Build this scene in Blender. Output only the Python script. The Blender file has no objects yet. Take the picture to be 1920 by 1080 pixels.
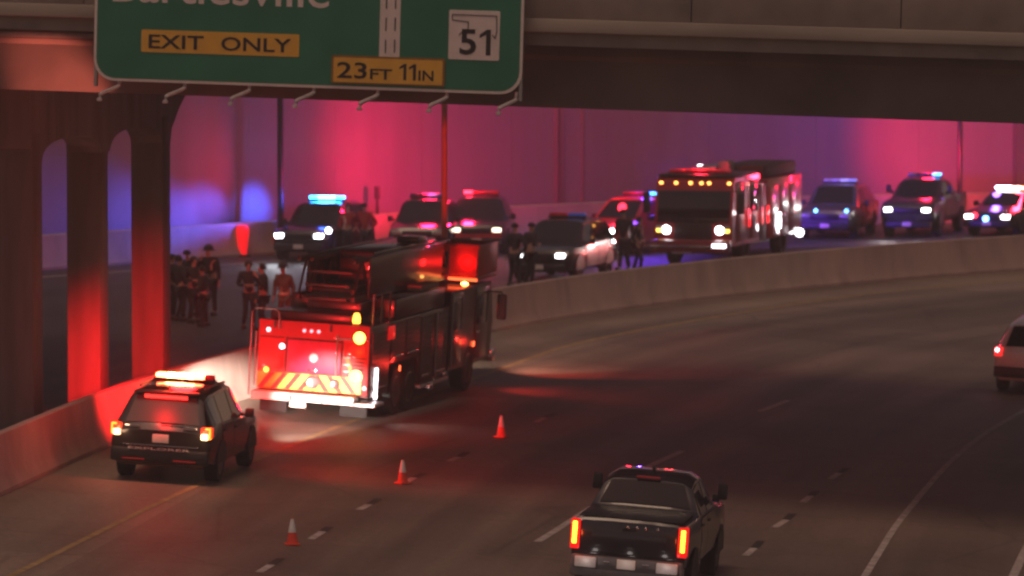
import bpy, bmesh, math, random
from mathutils import Vector, Matrix, Euler
random.seed(7)
C = bpy.context.scene.collection
SC = bpy.context.scene
R = math.radians

# ------------------------------------------------------------------ camera
F, H = 10000.0, 10.3                       # focal length in photo pixels, camera height in metres
PITCH = math.atan(660 / F)
cd = bpy.data.cameras.new('camera'); cam = bpy.data.objects.new('camera', cd); C.objects.link(cam)
cd.sensor_width = 36.0; cd.lens = 36.0 * F / 1920
cd.clip_start = 1.0; cd.clip_end = 2000
cam.location = (0, 0, H); cam.rotation_euler = (math.pi / 2 - PITCH, 0, 0)
cd.dof.use_dof = True; cd.dof.focus_distance = 74.0; cd.dof.aperture_fstop = 2.6
SC.camera = cam
SC.render.resolution_x, SC.render.resolution_y = 1024, 576

# ------------------------------------------------------------------ night sky and the weak glow of the city
SUN_EL, SUN_AZ = R(71), R(210)
w = bpy.data.worlds.new("World"); SC.world = w; w.use_nodes = True
nt = w.node_tree; bg = nt.nodes['Background']
sky = nt.nodes.new('ShaderNodeTexSky'); sky.sky_type = 'NISHITA'; sky.sun_disc = False
sky.sun_elevation = SUN_EL; sky.sun_rotation = SUN_AZ
tint = nt.nodes.new('ShaderNodeMixRGB'); tint.blend_type = 'MULTIPLY'; tint.inputs[0].default_value = 1
tint.inputs[2].default_value = (1.0, .52, .36, 1)
nt.links.new(sky.outputs[0], tint.inputs[1]); nt.links.new(tint.outputs[0], bg.inputs[0])
bg.inputs[1].default_value = 0.075
sd = bpy.data.lights.new('sun', 'SUN'); sun = bpy.data.objects.new('sun', sd); C.objects.link(sun)
sd.energy = 0.62; sd.angle = R(22); sd.color = (1.0, .68, .47)
sdir = Vector((math.cos(SUN_EL) * .5, math.cos(SUN_EL) * .866, -math.sin(SUN_EL)))   # light travels away from the camera and to the right
sun.rotation_euler = sdir.to_track_quat('-Z', 'Y').to_euler()
SC.view_settings.view_transform = 'Standard'; SC.view_settings.look = 'None'
SC.view_settings.exposure = 0; SC.view_settings.gamma = 1
SC.render.engine = 'CYCLES'
SC.cycles.use_denoising = True
SC.cycles.pixel_filter_type = 'BLACKMAN_HARRIS'; SC.cycles.filter_width = 2.2
SC.cycles.sample_clamp_indirect = 4.0
SC.cycles.max_bounces = 6

# ------------------------------------------------------------------ survey helpers: photo pixel -> point of the place
_c, _s = math.cos(PITCH), math.sin(PITCH)
def ray(px, py):
    x, y = (px - 960) / F, -(py - 540) / F
    return Vector((x, _c + y * _s, -_s + y * _c))
def G(px, py, z=0.0):
    d = ray(px, py); t = (z - H) / d.z
    return Vector((d.x * t, d.y * t, z))
class Plane:                                # a vertical plane with its own origin; gives metres along, up
    def __init__(s, origin, yaw, tilt=0):
        s.o = Vector(origin); s.rot = Euler((0, tilt, -yaw), 'XYZ'); s.m = s.rot.to_matrix()
        s.n = s.m @ Vector((0, 1, 0))
    def hit(s, px, py, off=0):
        d = ray(px, py); c = Vector((0, 0, H)); o = s.o + s.n * off
        return c + d * ((o - c).dot(s.n) / d.dot(s.n))
    def loc(s, px, py, off=0):
        q = s.m.inverted() @ (s.hit(px, py, off) - s.o)
        return q.x, q.z

# ------------------------------------------------------------------ materials
_M = {}
def mat(name, base, rough=.6, metal=0., var=.15, scale=6., bump=0., coat=0., spec=.5, stretch=None):
    if name in _M: return _M[name]
    m = bpy.data.materials.new(name); m.use_nodes = True; n = m.node_tree.nodes; l = m.node_tree.links
    b = n['Principled BSDF']; b.inputs['Roughness'].default_value = rough; b.inputs['Metallic'].default_value = metal
    b.inputs['Coat Weight'].default_value = coat; b.inputs['Specular IOR Level'].default_value = spec
    tc = n.new('ShaderNodeTexCoord'); mp = n.new('ShaderNodeMapping')
    if stretch: mp.inputs['Scale'].default_value = stretch
    nz = n.new('ShaderNodeTexNoise'); nz.inputs['Scale'].default_value = scale; nz.inputs['Detail'].default_value = 5
    l.new(tc.outputs['Object'], mp.inputs[0]); l.new(mp.outputs[0], nz.inputs['Vector'])
    rp = n.new('ShaderNodeValToRGB'); e = rp.color_ramp.elements
    e[0].position = .3; e[1].position = .72
    e[0].color = [c * (1 - var) for c in base[:3]] + [1]; e[1].color = [min(1, c * (1 + var)) for c in base[:3]] + [1]
    l.new(nz.outputs['Fac'], rp.inputs[0]); l.new(rp.outputs[0], b.inputs['Base Color'])
    if bump:
        bp = n.new('ShaderNodeBump'); bp.inputs['Strength'].default_value = bump; bp.inputs['Distance'].default_value = .02
        l.new(nz.outputs['Fac'], bp.inputs['Height']); l.new(bp.outputs[0], b.inputs['Normal'])
    _M[name] = m; return m
def glow(color, strength):
    k = 'glow_%s_%g' % ('_'.join('%.2f' % c for c in color), strength)
    if k in _M: return _M[k]
    m = bpy.data.materials.new(k); m.use_nodes = True
    b = m.node_tree.nodes['Principled BSDF']; b.inputs['Base Color'].default_value = (*[min(1, c * .6 + .02) for c in color], 1)
    b.inputs['Roughness'].default_value = .2
    b.inputs['Emission Color'].default_value = (*color, 1); b.inputs['Emission Strength'].default_value = strength
    _M[k] = m; return m

def road_mat(name, base, dark):
    m = bpy.data.materials.new(name); m.use_nodes = True; n = m.node_tree.nodes; l = m.node_tree.links
    b = n['Principled BSDF']; b.inputs['Roughness'].default_value = .62; b.inputs['Specular IOR Level'].default_value = .35
    uv = n.new('ShaderNodeUVMap'); uv.uv_map = 'UVMap'
    def noise(scale, sx, sy, det=4):
        mp = n.new('ShaderNodeMapping'); mp.inputs['Scale'].default_value = (sx, sy, 1); l.new(uv.outputs[0], mp.inputs[0])
        t = n.new('ShaderNodeTexNoise'); t.inputs['Scale'].default_value = scale; t.inputs['Detail'].default_value = det
        l.new(mp.outputs[0], t.inputs['Vector']); return t
    a = noise(1, .9, .035); c = noise(1, .25, .12); f = noise(1, 9, 5, 6)
    def mix(t, lo, hi, c0, c1):
        r = n.new('ShaderNodeValToRGB'); r.color_ramp.elements[0].position = lo; r.color_ramp.elements[1].position = hi
        r.color_ramp.elements[0].color = c0; r.color_ramp.elements[1].color = c1
        l.new(t.outputs['Fac'], r.inputs[0]); return r
    r1 = mix(a, .35, .68, (*dark, 1), (*base, 1))
    r2 = mix(c, .3, .7, (.66, .66, .68, 1), (1.12, 1.1, 1.05, 1))
    r3 = mix(f, .3, .7, (.82, .82, .82, 1), (1.12, 1.12, 1.12, 1))
    x = n.new('ShaderNodeMixRGB'); x.blend_type = 'MULTIPLY'; x.inputs[0].default_value = 1; l.new(r1.outputs[0], x.inputs[1]); l.new(r2.outputs[0], x.inputs[2])
    y = n.new('ShaderNodeMixRGB'); y.blend_type = 'MULTIPLY'; y.inputs[0].default_value = 1; l.new(x.outputs[0], y.inputs[1]); l.new(r3.outputs[0], y.inputs[2])
    # cracks with tar: thin wandering lines across the slab
    vo = n.new('ShaderNodeTexVoronoi'); vo.feature = 'DISTANCE_TO_EDGE'; vo.inputs['Scale'].default_value = .16
    wv = n.new('ShaderNodeMixRGB'); wv.inputs[0].default_value = .12; l.new(uv.outputs[0], wv.inputs[1]); l.new(c.outputs['Color'], wv.inputs[2])
    l.new(uv.outputs[0], vo.inputs['Vector'])
    cr = mix_cr = n.new('ShaderNodeValToRGB'); cr.color_ramp.elements[0].position = .0; cr.color_ramp.elements[1].position = .012
    cr.color_ramp.elements[0].color = (.72, .72, .72, 1); cr.color_ramp.elements[1].color = (1, 1, 1, 1)
    l.new(vo.outputs['Distance'], cr.inputs[0])
    z = n.new('ShaderNodeMixRGB'); z.blend_type = 'MULTIPLY'; z.inputs[0].default_value = 1; l.new(y.outputs[0], z.inputs[1]); l.new(cr.outputs[0], z.inputs[2])
    sx = n.new('ShaderNodeSeparateXYZ'); l.new(uv.outputs[0], sx.inputs[0])
    def M(op, a, c_=None):
        t = n.new('ShaderNodeMath'); t.operation = op
        for i_, v_ in enumerate((a, c_)):
            if v_ is None: continue
            if isinstance(v_, (int, float)): t.inputs[i_].default_value = v_
            else: l.new(v_, t.inputs[i_])
        return t.outputs[0]
    trk = M('MULTIPLY', M('ADD', M('COSINE', M('MULTIPLY', M('SUBTRACT', sx.outputs[0], 4.55), 2 * math.pi / 1.93)), 1), -.09)      # darker where the tyres run
    fr_v = M('FRACT', M('DIVIDE', sx.outputs[1], 4.6)); jt = M('MULTIPLY', M('LESS_THAN', fr_v, .012), -.28)                      # sawn joints
    st_ = mix(noise(1, .55, .3, 3), .60, .74, (0, 0, 0, 1), (1, 1, 1, 1)); stn = M('MULTIPLY', st_.outputs[0], -.22)                # oil stains
    slab = n.new('ShaderNodeTexWhiteNoise'); slab.noise_dimensions = '2D'; cb = n.new('ShaderNodeCombineXYZ')
    l.new(M('FLOOR', M('DIVIDE', M('SUBTRACT', sx.outputs[0], 3.6), 3.85)), cb.inputs[0]); l.new(M('FLOOR', M('DIVIDE', sx.outputs[1], 4.6)), cb.inputs[1]); l.new(cb.outputs[0], slab.inputs['Vector'])
    slb = M('MULTIPLY', M('SUBTRACT', slab.outputs['Value'], .5), .16)
    k_ = M('ADD', M('ADD', M('ADD', trk, jt), M('ADD', stn, slb)), 1.08)
    zz = n.new('ShaderNodeMixRGB'); zz.blend_type = 'MULTIPLY'; zz.inputs[0].default_value = 1; l.new(z.outputs[0], zz.inputs[1]); l.new(k_, zz.inputs[2]); z = zz
    l.new(z.outputs[0], b.inputs['Base Color'])
    bp = n.new('ShaderNodeBump'); bp.inputs['Strength'].default_value = .25; bp.inputs['Distance'].default_value = .01
    l.new(f.outputs['Fac'], bp.inputs['Height']); l.new(bp.outputs[0], b.inputs['Normal'])
    _M[name] = m; return m

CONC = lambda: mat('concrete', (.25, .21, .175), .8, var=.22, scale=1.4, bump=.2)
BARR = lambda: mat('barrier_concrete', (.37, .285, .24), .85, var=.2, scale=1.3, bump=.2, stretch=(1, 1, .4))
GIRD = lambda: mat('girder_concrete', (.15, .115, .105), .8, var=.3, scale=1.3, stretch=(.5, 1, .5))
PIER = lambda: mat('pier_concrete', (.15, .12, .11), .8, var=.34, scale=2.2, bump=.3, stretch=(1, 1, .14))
BLK = lambda: mat('black_plastic', (.012, .012, .013), .5)
RUB = lambda: mat('tyre_rubber', (.014, .013, .013), .85)
GLS = lambda: mat('dark_glass', (.006, .007, .009), .06, coat=.5, var=.05)
CHR = lambda: mat('chrome', (.62, .62, .64), .16, 1.0, var=.05)
ALU = lambda: mat('aluminium', (.42, .42, .43), .35, .9, var=.1)
STL = lambda: mat('grey_steel', (.20, .20, .21), .5, .6, var=.15)
RIM = lambda: mat('rim_metal', (.22, .22, .23), .35, .8)
WHT = lambda: mat('white_paint', (.72, .71, .69), .5, var=.06)

# ------------------------------------------------------------------ mesh building
class MB:
    def __init__(s): s.bm = bmesh.new()
    def box(s, x0, x1, y0, y1, z0, z1, bev=0., mi=0, rot=None):
        r = bmesh.ops.create_cube(s.bm, size=1.0); vs = r['verts']
        c = Vector(((x0 + x1) / 2, (y0 + y1) / 2, (z0 + z1) / 2))
        for v in vs: v.co = Vector((v.co.x * (x1 - x0), v.co.y * (y1 - y0), v.co.z * (z1 - z0)))
        if rot is not None:
            for v in vs: v.co = rot @ v.co
        for v in vs: v.co += c
        fs = set(f for v in vs for f in v.link_faces)
        for f in fs: f.material_index = mi
        if bev:
            es = list(set(e for v in vs for e in v.link_edges))
            r = bmesh.ops.bevel(s.bm, geom=es, offset=bev, segments=2, affect='EDGES', profile=.5)
            for f in r['faces']: f.material_index = mi
        return s
    def poly(s, pts, mi=0):
        f = s.bm.faces.new([s.bm.verts.new(p) for p in pts]); f.material_index = mi; return s
    def prism(s, pts, d, mi=0):             # closed outline (list of 3-D points) swept along vector d
        d = Vector(d); a = [s.bm.verts.new(p) for p in pts]; b = [s.bm.verts.new(Vector(p) + d) for p in pts]
        n = len(a); fs = [s.bm.faces.new(a[::-1]), s.bm.faces.new(b)]
        for i in range(n): fs.append(s.bm.faces.new((a[i], a[(i + 1) % n], b[(i + 1) % n], b[i])))
        for f in fs: f.material_index = mi
        return s
    def loft(s, rings, cap=True, mi=0, close=True):
        vr = [[s.bm.verts.new(p) for p in r] for r in rings]; n = len(vr[0])
        for a, b in zip(vr, vr[1:]):
            for i in range(n if close else n - 1):
                f = s.bm.faces.new((a[i], a[(i + 1) % n], b[(i + 1) % n], b[i])); f.material_index = mi
        if cap:
            for r in (vr[0][::-1], vr[-1]): s.bm.faces.new(r).material_index = mi
        return s
    def tube(s, pts, r, n=8, mi=0, cap=True):
        pts = [Vector(p) for p in pts]; rr = r if isinstance(r, (list, tuple)) else [r] * len(pts)
        rings = []
        for i, p in enumerate(pts):
            t = (pts[min(i + 1, len(pts) - 1)] - pts[max(i - 1, 0)]).normalized()
            u = t.cross(Vector((0, 0, 1)) if abs(t.z) < .9 else Vector((1, 0, 0))).normalized(); v = t.cross(u)
            rings.append([p + (u * math.cos(2 * math.pi * k / n) + v * math.sin(2 * math.pi * k / n)) * rr[i] for k in range(n)])
        return s.loft(rings, cap, mi)
    def lathe(s, prof, c=(0, 0, 0), axis='z', n=16, mi=0):   # prof: list of (radius, height)
        c = Vector(c); rings = []
        for r, h in prof:
            ring = []
            for k in range(n):
                a = 2 * math.pi * k / n; x, y = r * math.cos(a), r * math.sin(a)
                ring.append(c + (Vector((x, y, h)) if axis == 'z' else Vector((h, x, y)) if axis == 'x' else Vector((y, h, x))))
            rings.append(ring)
        return s.loft(rings, True, mi)
    def build(s, name, mats, parent=None, ang=35):
        bmesh.ops.recalc_face_normals(s.bm, faces=s.bm.faces[:])
        me = bpy.data.meshes.new(name); s.bm.to_mesh(me); s.bm.free()
        for m in (mats if isinstance(mats, (list, tuple)) else [mats]): me.materials.append(m)
        if ang:
            me.polygons.foreach_set('use_smooth', [True] * len(me.polygons)); me.set_sharp_from_angle(angle=R(ang))
        return link(name, me, parent)
def link(name, me, parent=None):
    o = bpy.data.objects.new(name, me); C.objects.link(o)
    if parent is not None: o.parent = parent
    return o
def tag(o, label=None, cat=None, group=None, kind=None):
    for k, v in (('label', label), ('category', cat), ('group', group), ('kind', kind)):
        if v: o[k] = v
    return o
def thing(name, label, cat, loc=(0, 0, 0), rz=0, group=None):
    o = bpy.data.objects.new(name, None); o.empty_display_size = .3; C.objects.link(o)
    o.location = loc; o.rotation_euler = (0, 0, rz); return tag(o, label, cat, group)
def lamp(parent, kind, loc, color, power, to=None, size=60, blend=.6, radius=.08, name='lamp'):
    d = bpy.data.lights.new(name, kind); o = bpy.data.objects.new(name, d); C.objects.link(o); o.parent = parent
    o.location = loc; d.color = color; d.energy = power; d.shadow_soft_size = radius
    if kind == 'SPOT':
        d.spot_size = R(size); d.spot_blend = blend
        o.rotation_euler = (Vector(to) - Vector(loc)).to_track_quat('-Z', 'Y').to_euler()
    return o
def bx(name, m, parent, x0, x1, y0, y1, z0, z1, bev=0.):
    return MB().box(x0, x1, y0, y1, z0, z1, bev).build(name, m, parent)

# ------------------------------------------------------------------ curves of the place
def catmull(P, step=1.0):
    P = [Vector((p[0], p[1])) for p in P]; Q = [P[0] * 2 - P[1]] + P + [P[-1] * 2 - P[-2]]; out = []
    for i in range(1, len(Q) - 2):
        a, b, c, d = Q[i - 1:i + 3]; n = max(2, int((c - b).length / step))
        for k in range(n):
            t = k / n
            out.append(.5 * ((2 * b) + (c - a) * t + (2 * a - 5 * b + 4 * c - d) * t * t + (3 * b - a - 3 * c + d) * t ** 3))
    out.append(P[-1]); return out
def smooth_line(L, n=30):
    for _ in range(n):
        L = [L[0]] + [(L[i - 1] + 2 * L[i] + L[i + 1]) / 4 for i in range(1, len(L) - 1)] + [L[-1]]
    return L
def offset(L, d):
    out = []
    for i, p in enumerate(L):
        t = (L[min(i + 1, len(L) - 1)] - L[max(i - 1, 0)]).normalized(); out.append(p + Vector((t.y, -t.x)) * d)
    return out
MED = smooth_line(catmull([(-16.5, 40), (-12.7, 72), (-11.2, 86), (-9.55, 99.1), (-7.98, 110.4), (-5.99, 119.5), (-3.2, 130.6), (-.07, 140.9), (3.9, 149.2), (8.8, 156.6), (15.9, 164.9), (27, 174), (45, 184)]), 12)
FAR = smooth_line(catmull([(-42, 152), (-30, 156.2), (-20, 159.2), (-14.4, 165.0), (-10.5, 169.6), (-6.5, 174.5), (-3, 179.0), (.74, 183.2), (6.5, 187.8), (13.1, 190.7), (18.1, 192.1), (30, 196), (48, 204)]), 10)
def ribbon(name, m, L, d0, d1, z, parent=None, n=1, z1=None):
    A, B = offset(L, d0), offset(L, d1); mb = MB(); bm = mb.bm; uvl = bm.loops.layers.uv.new('UVMap'); s = 0; rows = []
    for i, (a, b) in enumerate(zip(A, B)):
        if i: s += (L[i] - L[i - 1]).length
        rows.append([(bm.verts.new((*(a.lerp(b, k / n)), z if z1 is None else z + (z1 - z) * k / n)), (d0 + (d1 - d0) * k / n, s)) for k in range(n + 1)])
    for r0, r1 in zip(rows, rows[1:]):
        for k in range(n):
            q = (r0[k], r0[k + 1], r1[k + 1], r1[k]); f = bm.faces.new([x[0] for x in q])
            for lp, x in zip(f.loops, q): lp[uvl].uv = x[1]
    return mb.build(name, m, parent, 0)

BANK = .055
def lateral(x, y):
    best = 1e9; dd = 0; p = Vector((x, y))
    for a, b in zip(MED, MED[1:]):
        t = max(0, min(1, (p - a).dot(b - a) / (b - a).length_squared)); c = a + (b - a) * t; l = (p - c).length
        if l < best: best = l; d = (b - a); dd = l if d.x * (y - a.y) - d.y * (x - a.x) < 0 else -l
    return dd
def bank(d): return -BANK * max(0, min(26, d - .2))
def GB(px, py):                              # photo pixel -> point on the banked near road
    z = 0
    for _ in range(12):
        p = G(px, py, z); z = bank(lateral(p.x, p.y))
    return G(px, py, z)
def settle(root, p, h):                      # stand a thing on the banked road
    root.location = (p.x, p.y, bank(lateral(p.x, p.y))); root.rotation_euler = Euler((0, math.atan(BANK), -h), 'XYZ')
# ------------------------------------------------------------------ ground and roads
g = MB().poly([(-700, -300, -1.6), (700, -300, -1.6), (700, 1200, -1.6), (-700, 1200, -1.6)]).build('ground', mat('ground_dirt', (.07, .06, .045), .95, scale=.3), None, 0); tag(g, kind='structure')
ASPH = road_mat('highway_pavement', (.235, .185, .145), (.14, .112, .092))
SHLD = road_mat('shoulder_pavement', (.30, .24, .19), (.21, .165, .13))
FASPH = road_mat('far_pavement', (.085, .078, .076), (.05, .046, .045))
road = ribbon('near_road', ASPH, MED, 3.45, 26.2, bank(3.45), None, 8, bank(26.2))
vg = ribbon('verge', mat('verge_soil', (.08, .07, .05), .95, scale=.5), MED, 26.2, 60, bank(26.2), None, 2); tag(vg, kind='structure'); tag(road, kind='structure')
sh = ribbon('road_shoulder', SHLD, MED, .2, 3.45, 0.0, None, 2, bank(3.45)); tag(sh, kind='structure')
fr = MB(); bm = fr.bm; uvl = bm.loops.layers.uv.new('UVMap')
def on(L, y):                               # x of polyline at depth y
    for a, b in zip(L, L[1:]):
        if min(a.y, b.y) <= y <= max(a.y, b.y): return a.x + (b.x - a.x) * (y - a.y) / (b.y - a.y + 1e-9)
    return L[-1].x if y > L[-1].y else L[0].x
ml = offset(MED, -.2)
N = 90
fl = offset(FAR, .35)
def at_t(L, t):
    i = t * (len(L) - 1); k = min(int(i), len(L) - 2); return L[k].lerp(L[k + 1], i - k)
ml2 = [Vector((-60, 40))] * 1
rows = []
for i in range(N + 1):
    a = at_t(ml, i / N); b = at_t(fl, i / N)
    rows.append([(bm.verts.new((*a.lerp(b, k / 6), 0)), (k * 4.0, i * 1.9)) for k in range(7)])
for r0, r1 in zip(rows, rows[1:]):
    for k in range(6):
        q = (r0[k], r0[k + 1], r1[k + 1], r1[k]); f = bm.faces.new([x[0] for x in q])
        for lp, x in zip(f.loops, q): lp[uvl].uv = x[1]
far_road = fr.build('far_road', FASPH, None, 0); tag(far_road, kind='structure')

PW = mat('road_paint_white', (.44, .40, .37), .7, var=.35, scale=5)
PY = mat('road_paint_yellow', (.36, .25, .11), .75, var=.35, scale=4)
PB = mat('road_paint_black', (.03, .028, .026), .7, var=.3, scale=5)
def stripe(name, m, P, wdt, parent, z=.005, step=.6):
    L = catmull(P, step) if len(P) > 2 else [Vector(P[0]), Vector(P[1])]
    o = ribbon(name, m, L, -wdt / 2, wdt / 2, z, parent)
    if parent is not far_road:
        for v in o.data.vertices: v.co.z = z + bank(lateral(v.co.x, v.co.y))
    return o
stripe('edge_line', PY, [tuple(GB(*q_).xy) for q_ in ((-460, 1320), (-200, 1190), (20, 1080), (370, 910), (660, 790), (930, 695), (1100, 640), (1370, 590), (1640, 550), (2000, 516))], .14, road)
stripe('edge_line', PW, [tuple(GB(*q_).xy) for q_ in ((1545, 1210), (1640, 1050), (1700, 960), (1800, 850), (1920, 770), (2080, 700), (2300, 640))], .13, road)
stripe('edge_line', PW, [tuple(GB(*q_).xy) for q_ in ((1860, 1180), (1900, 1080), (1950, 985), (2030, 880), (2160, 780))], .16, road)
def seg(a, b, t0, t1): a, b = Vector(a), Vector(b); return a.lerp(b, t0), a.lerp(b, t1)
def dash(px0, py0, px1, py1, wdt=.15, m=None, par=None):
    a, b = GB(px0, py0), GB(px1, py1); stripe('lane_dash', m or PW, [(a.x, a.y), (b.x, b.y)], wdt, par or road)
dash(1008, 1016, 1122, 944); dash(1213, 876, 1279, 846); dash(1424, 772, 1478, 751)
for (x0, y0, x1, y1, x2, y2) in ((486, 1073, 509, 1059, 528, 1047), (583, 1011, 605, 997, 618, 988), (673, 956, 692, 946, 711, 935), (764, 903, 776, 896, 795, 888), (842, 865, 860, 857, 876, 848), (1004, 792, 1022, 783, 1040, 775), (1398, 1042, 1414, 1028, 1427, 1014), (1453, 989, 1474, 975, 1486, 963), (1505, 942, 1520, 930, 1530, 922), (1558, 898, 1574, 887, 1588, 878)):
    dash(x0, y0, x1, y1, .14); dash(x1, y1, x2, y2, .16, PB)
stripe('edge_line', PW, [tuple(q) for q in offset(FAR, 2.7)[12:52]], .22, far_road)

# ------------------------------------------------------------------ median barrier
def barrier(name, L, prof, seglen, m, label, part='barrier_segment', closed_gap=.004):
    root = thing(name, label, 'barrier')
    cum = [0]
    for a, b in zip(L, L[1:]): cum.append(cum[-1] + (b - a).length)
    def pt(s):
        s = max(0, min(cum[-1] - 1e-4, s)); i = max(k for k in range(len(cum)) if cum[k] <= s); i = min(i, len(L) - 2)
        t = (s - cum[i]) / (cum[i + 1] - cum[i]); p = L[i].lerp(L[i + 1], t); d = (L[i + 1] - L[i]).normalized(); return p, Vector((d.y, -d.x))
    n = int(cum[-1] / seglen)
    for k in range(n):
        a, b = k * seglen + closed_gap, (k + 1) * seglen - closed_gap; rings = []
        for j in range(5):
            p, q = pt(a + (b - a) * j / 4)
            rings.append([(*(p + q * u), z) for u, z in prof])
        MB().loft(rings).build(part, m, root, 25)
    return root
JERSEY = [(-.30, 0), (-.30, .08), (-.17, .33), (-.09, 1.05), (-.06, 1.07), (.06, 1.07), (.09, 1.05), (.17, .33), (.30, .08), (.30, 0)]
barrier('median_barrier', MED, JERSEY, 6.1, BARR(), 'long curved concrete median barrier along the shoulder beside the fire truck')
SINGLE = [(-.25, 0), (-.25, 1.07), (.04, 1.07), (.09, 1.04), (.17, .33), (.30, .08), (.30, 0)]
barrier('roadside_barrier', FAR, SINGLE, 6.1, BARR(), 'concrete barrier at the foot of the tall retaining wall')

# ------------------------------------------------------------------ retaining wall, of tall panels
def wall_mat():
    m = mat('wall_concrete', (.23, .20, .20), .85, var=.08, scale=.9, stretch=(1.6, 1.6, .12), bump=.15); return m
WL = offset(FAR, -1.0)
wr = thing('retaining_wall', 'tall concrete retaining wall glowing red, blue and purple behind the vehicles', 'wall')
cum = 0; acc = [WL[0]]; last = WL[0]
idx = [0]; d = 0
for i_, (a, b) in enumerate(zip(WL, WL[1:])):
    d += (b - a).length
    if d >= 3.6: idx.append(i_ + 1); d = 0
WM = wall_mat()
def wn(i_):
    t = (WL[min(i_ + 2, len(WL) - 1)] - WL[max(i_ - 2, 0)]).normalized(); return Vector((t.y, -t.x))
for i0, i1 in zip(idx, idx[1:]):
    a = WL[i0]
    if a.x > 18.4: break
    j = random.uniform(-.004, .004); rings = []
    for i_ in range(i0, i1 + 1):
        p = WL[i_].copy()
        if i_ == i0: p += (WL[i0 + 1] - WL[i0]).normalized() * .005
        if i_ == i1: p -= (WL[i1] - WL[i1 - 1]).normalized() * .005
        f_, k_ = p + wn(i_) * j, p - wn(i_) * .4
        rings.append([(*f_, 0), (*f_, 8.6), (*k_, 8.6), (*k_, 0)])
    MB().loft(rings).build('wall_panel', WM, wr, 30)
wend = a
o = MB().box(-.6, .6, -.3, .3, 0, 8.8).build('end_pilaster', PIER(), wr)
o.location = (wend.x + .35, wend.y - .1, 0); o.rotation_euler = (0, 0, R(12))
# two rain stained ribs on the wall
for px, ww in ((1036, .45), (1064, .14), (1086, .14)):
    gx = (px - 960) / 54.0
    k = min(range(len(WL)), key=lambda i: abs(WL[i].x - gx) + (0 if WL[i].y > 180 else 99)); p = WL[k]; t = (WL[k + 1] - WL[k]).normalized()
    o = MB().box(-ww / 2, ww / 2, -.05, .1, 0, 8.6, .01).build('wall_rib', mat('rust_streak_concrete', (.27, .17, .16), .85, var=.25, scale=1.2, stretch=(2, 2, .1)), wr)
    o.location = (p.x + .0, p.y, 0); o.rotation_euler = (0, 0, math.atan2(t.y, t.x))

# ------------------------------------------------------------------ overpass
YAW = R(13)
zb = 105.0; xb = (0 - 960) / F * zb
p0 = Plane((xb, zb, 0), YAW); A = p0.hit(0, 167); B = p0.hit(1920, 232)
tilt = math.atan2(-(B.z - A.z), math.hypot(B.x - A.x, B.y - A.y))
BP = Plane(A, YAW, tilt)
br = thing('overpass_bridge', 'long dark concrete overpass crossing above the highway', 'bridge', A); br.rotation_euler = BP.rot
zl = lambda py, off=0: BP.loc(1300, py + (1300 - 1000) * .030, off)[1]
x0, x1 = -26, 42
gt = BP.loc(1300, 92)[1]                    # girder top
for k, y in enumerate((.02, 3.8, 7.6, 11.4, 15.2, 19.0, 22.8, 26.3)):
    mb = MB(); h = gt
    prof = [(0, 0), (.55, 0), (.55, .2), (.36, .3), (.36, h - .3), (.62, h - .2), (.62, h), (-.07, h), (-.07, h - .2), (.19 if k else .0, h - .3), (.19 if k else .0, .3), (0, .2)]
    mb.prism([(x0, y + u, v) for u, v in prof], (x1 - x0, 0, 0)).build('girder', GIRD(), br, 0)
bx('deck_slab', CONC(), br, x0, x1, -.95, 27.6, gt + .004, gt + .26)  # unseen far part of the deck widened to lengthen the bridge shadow
bx('coping', mat('coping_concrete', (.36, .31, .25), .8, var=.2, scale=1.2, stretch=(.3, 1, 1)), br, x0, x1, -1.1, -.5, gt + .264, gt + .52, .02)
for k in range(17):
    bx('parapet_panel', CONC(), br, x0 + k * 4 + .01, x0 + k * 4 + 3.99, -.98, -.68, gt + .523, gt + 1.55, .015)
bx('far_parapet', CONC(), br, x0, x1, 27.0, 27.3, gt + .264, gt + 1.4)
# ledge line on the left girder
bx('utility_conduit', STL(), br, x0, 3.0, -.12, -.03, gt - .16, gt - .06, .02)

# ------------------------------------------------------------------ pier
pier = thing('bridge_pier', 'row of square concrete columns under a heavy cap, left of the fire truck', 'bridge pier')
c0 = Vector(((37 - 960) / F * 108.5, 108.5)); c2 = Vector(((282 - 960) / F * 119.3, 119.3)); cm = (c0 + c2) / 2
cm = Vector(((163 - 960) / F * 114.0, 114.0))
u = (c2 - c0).normalized(); v = Vector((u.y, -u.x)); rz = math.atan2(u.y, u.x) - math.pi / 2
CZ = 6.0
for c in (c0, cm, c2):
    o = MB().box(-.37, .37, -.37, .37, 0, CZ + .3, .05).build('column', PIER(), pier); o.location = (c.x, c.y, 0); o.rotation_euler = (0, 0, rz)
# cap outline in (distance along u from c0, height), arches between columns
def capz(s): return (A.z + .0)
L2 = (c2 - c0).length; out = [(-.6, CZ + 1.3), (-.6, CZ + .5), (-.45, CZ)]
def arch(s0, s1):
    a = []
    for k in range(13):
        t = .5 - .5 * math.cos(math.pi * k / 12); s = s0 + (s1 - s0) * t; a.append((s, CZ - .30 + .42 * (max(0, 1 - abs(2 * t - 1) ** 3.2)) ** .5))
    return a
Lm = (cm - c0).length
out += arch(.372, Lm - .372) + arch(Lm + .372, L2 - .372)
out += [(L2 + .40, CZ - .35), (L2 + .55, CZ + .0), (L2 + 1.3, CZ + .45), (L2 + 2.3, CZ + .85), (L2 + 2.6, CZ + 1.25), (L2 + 2.6, CZ + 1.3)]
hd = .358
MB().prism([(*(c0 + u * s + v * -hd), z - .0) for s, z in out], (*(v * 2 * hd), 0)).build('pier_cap', PIER(), pier, 20)

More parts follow.
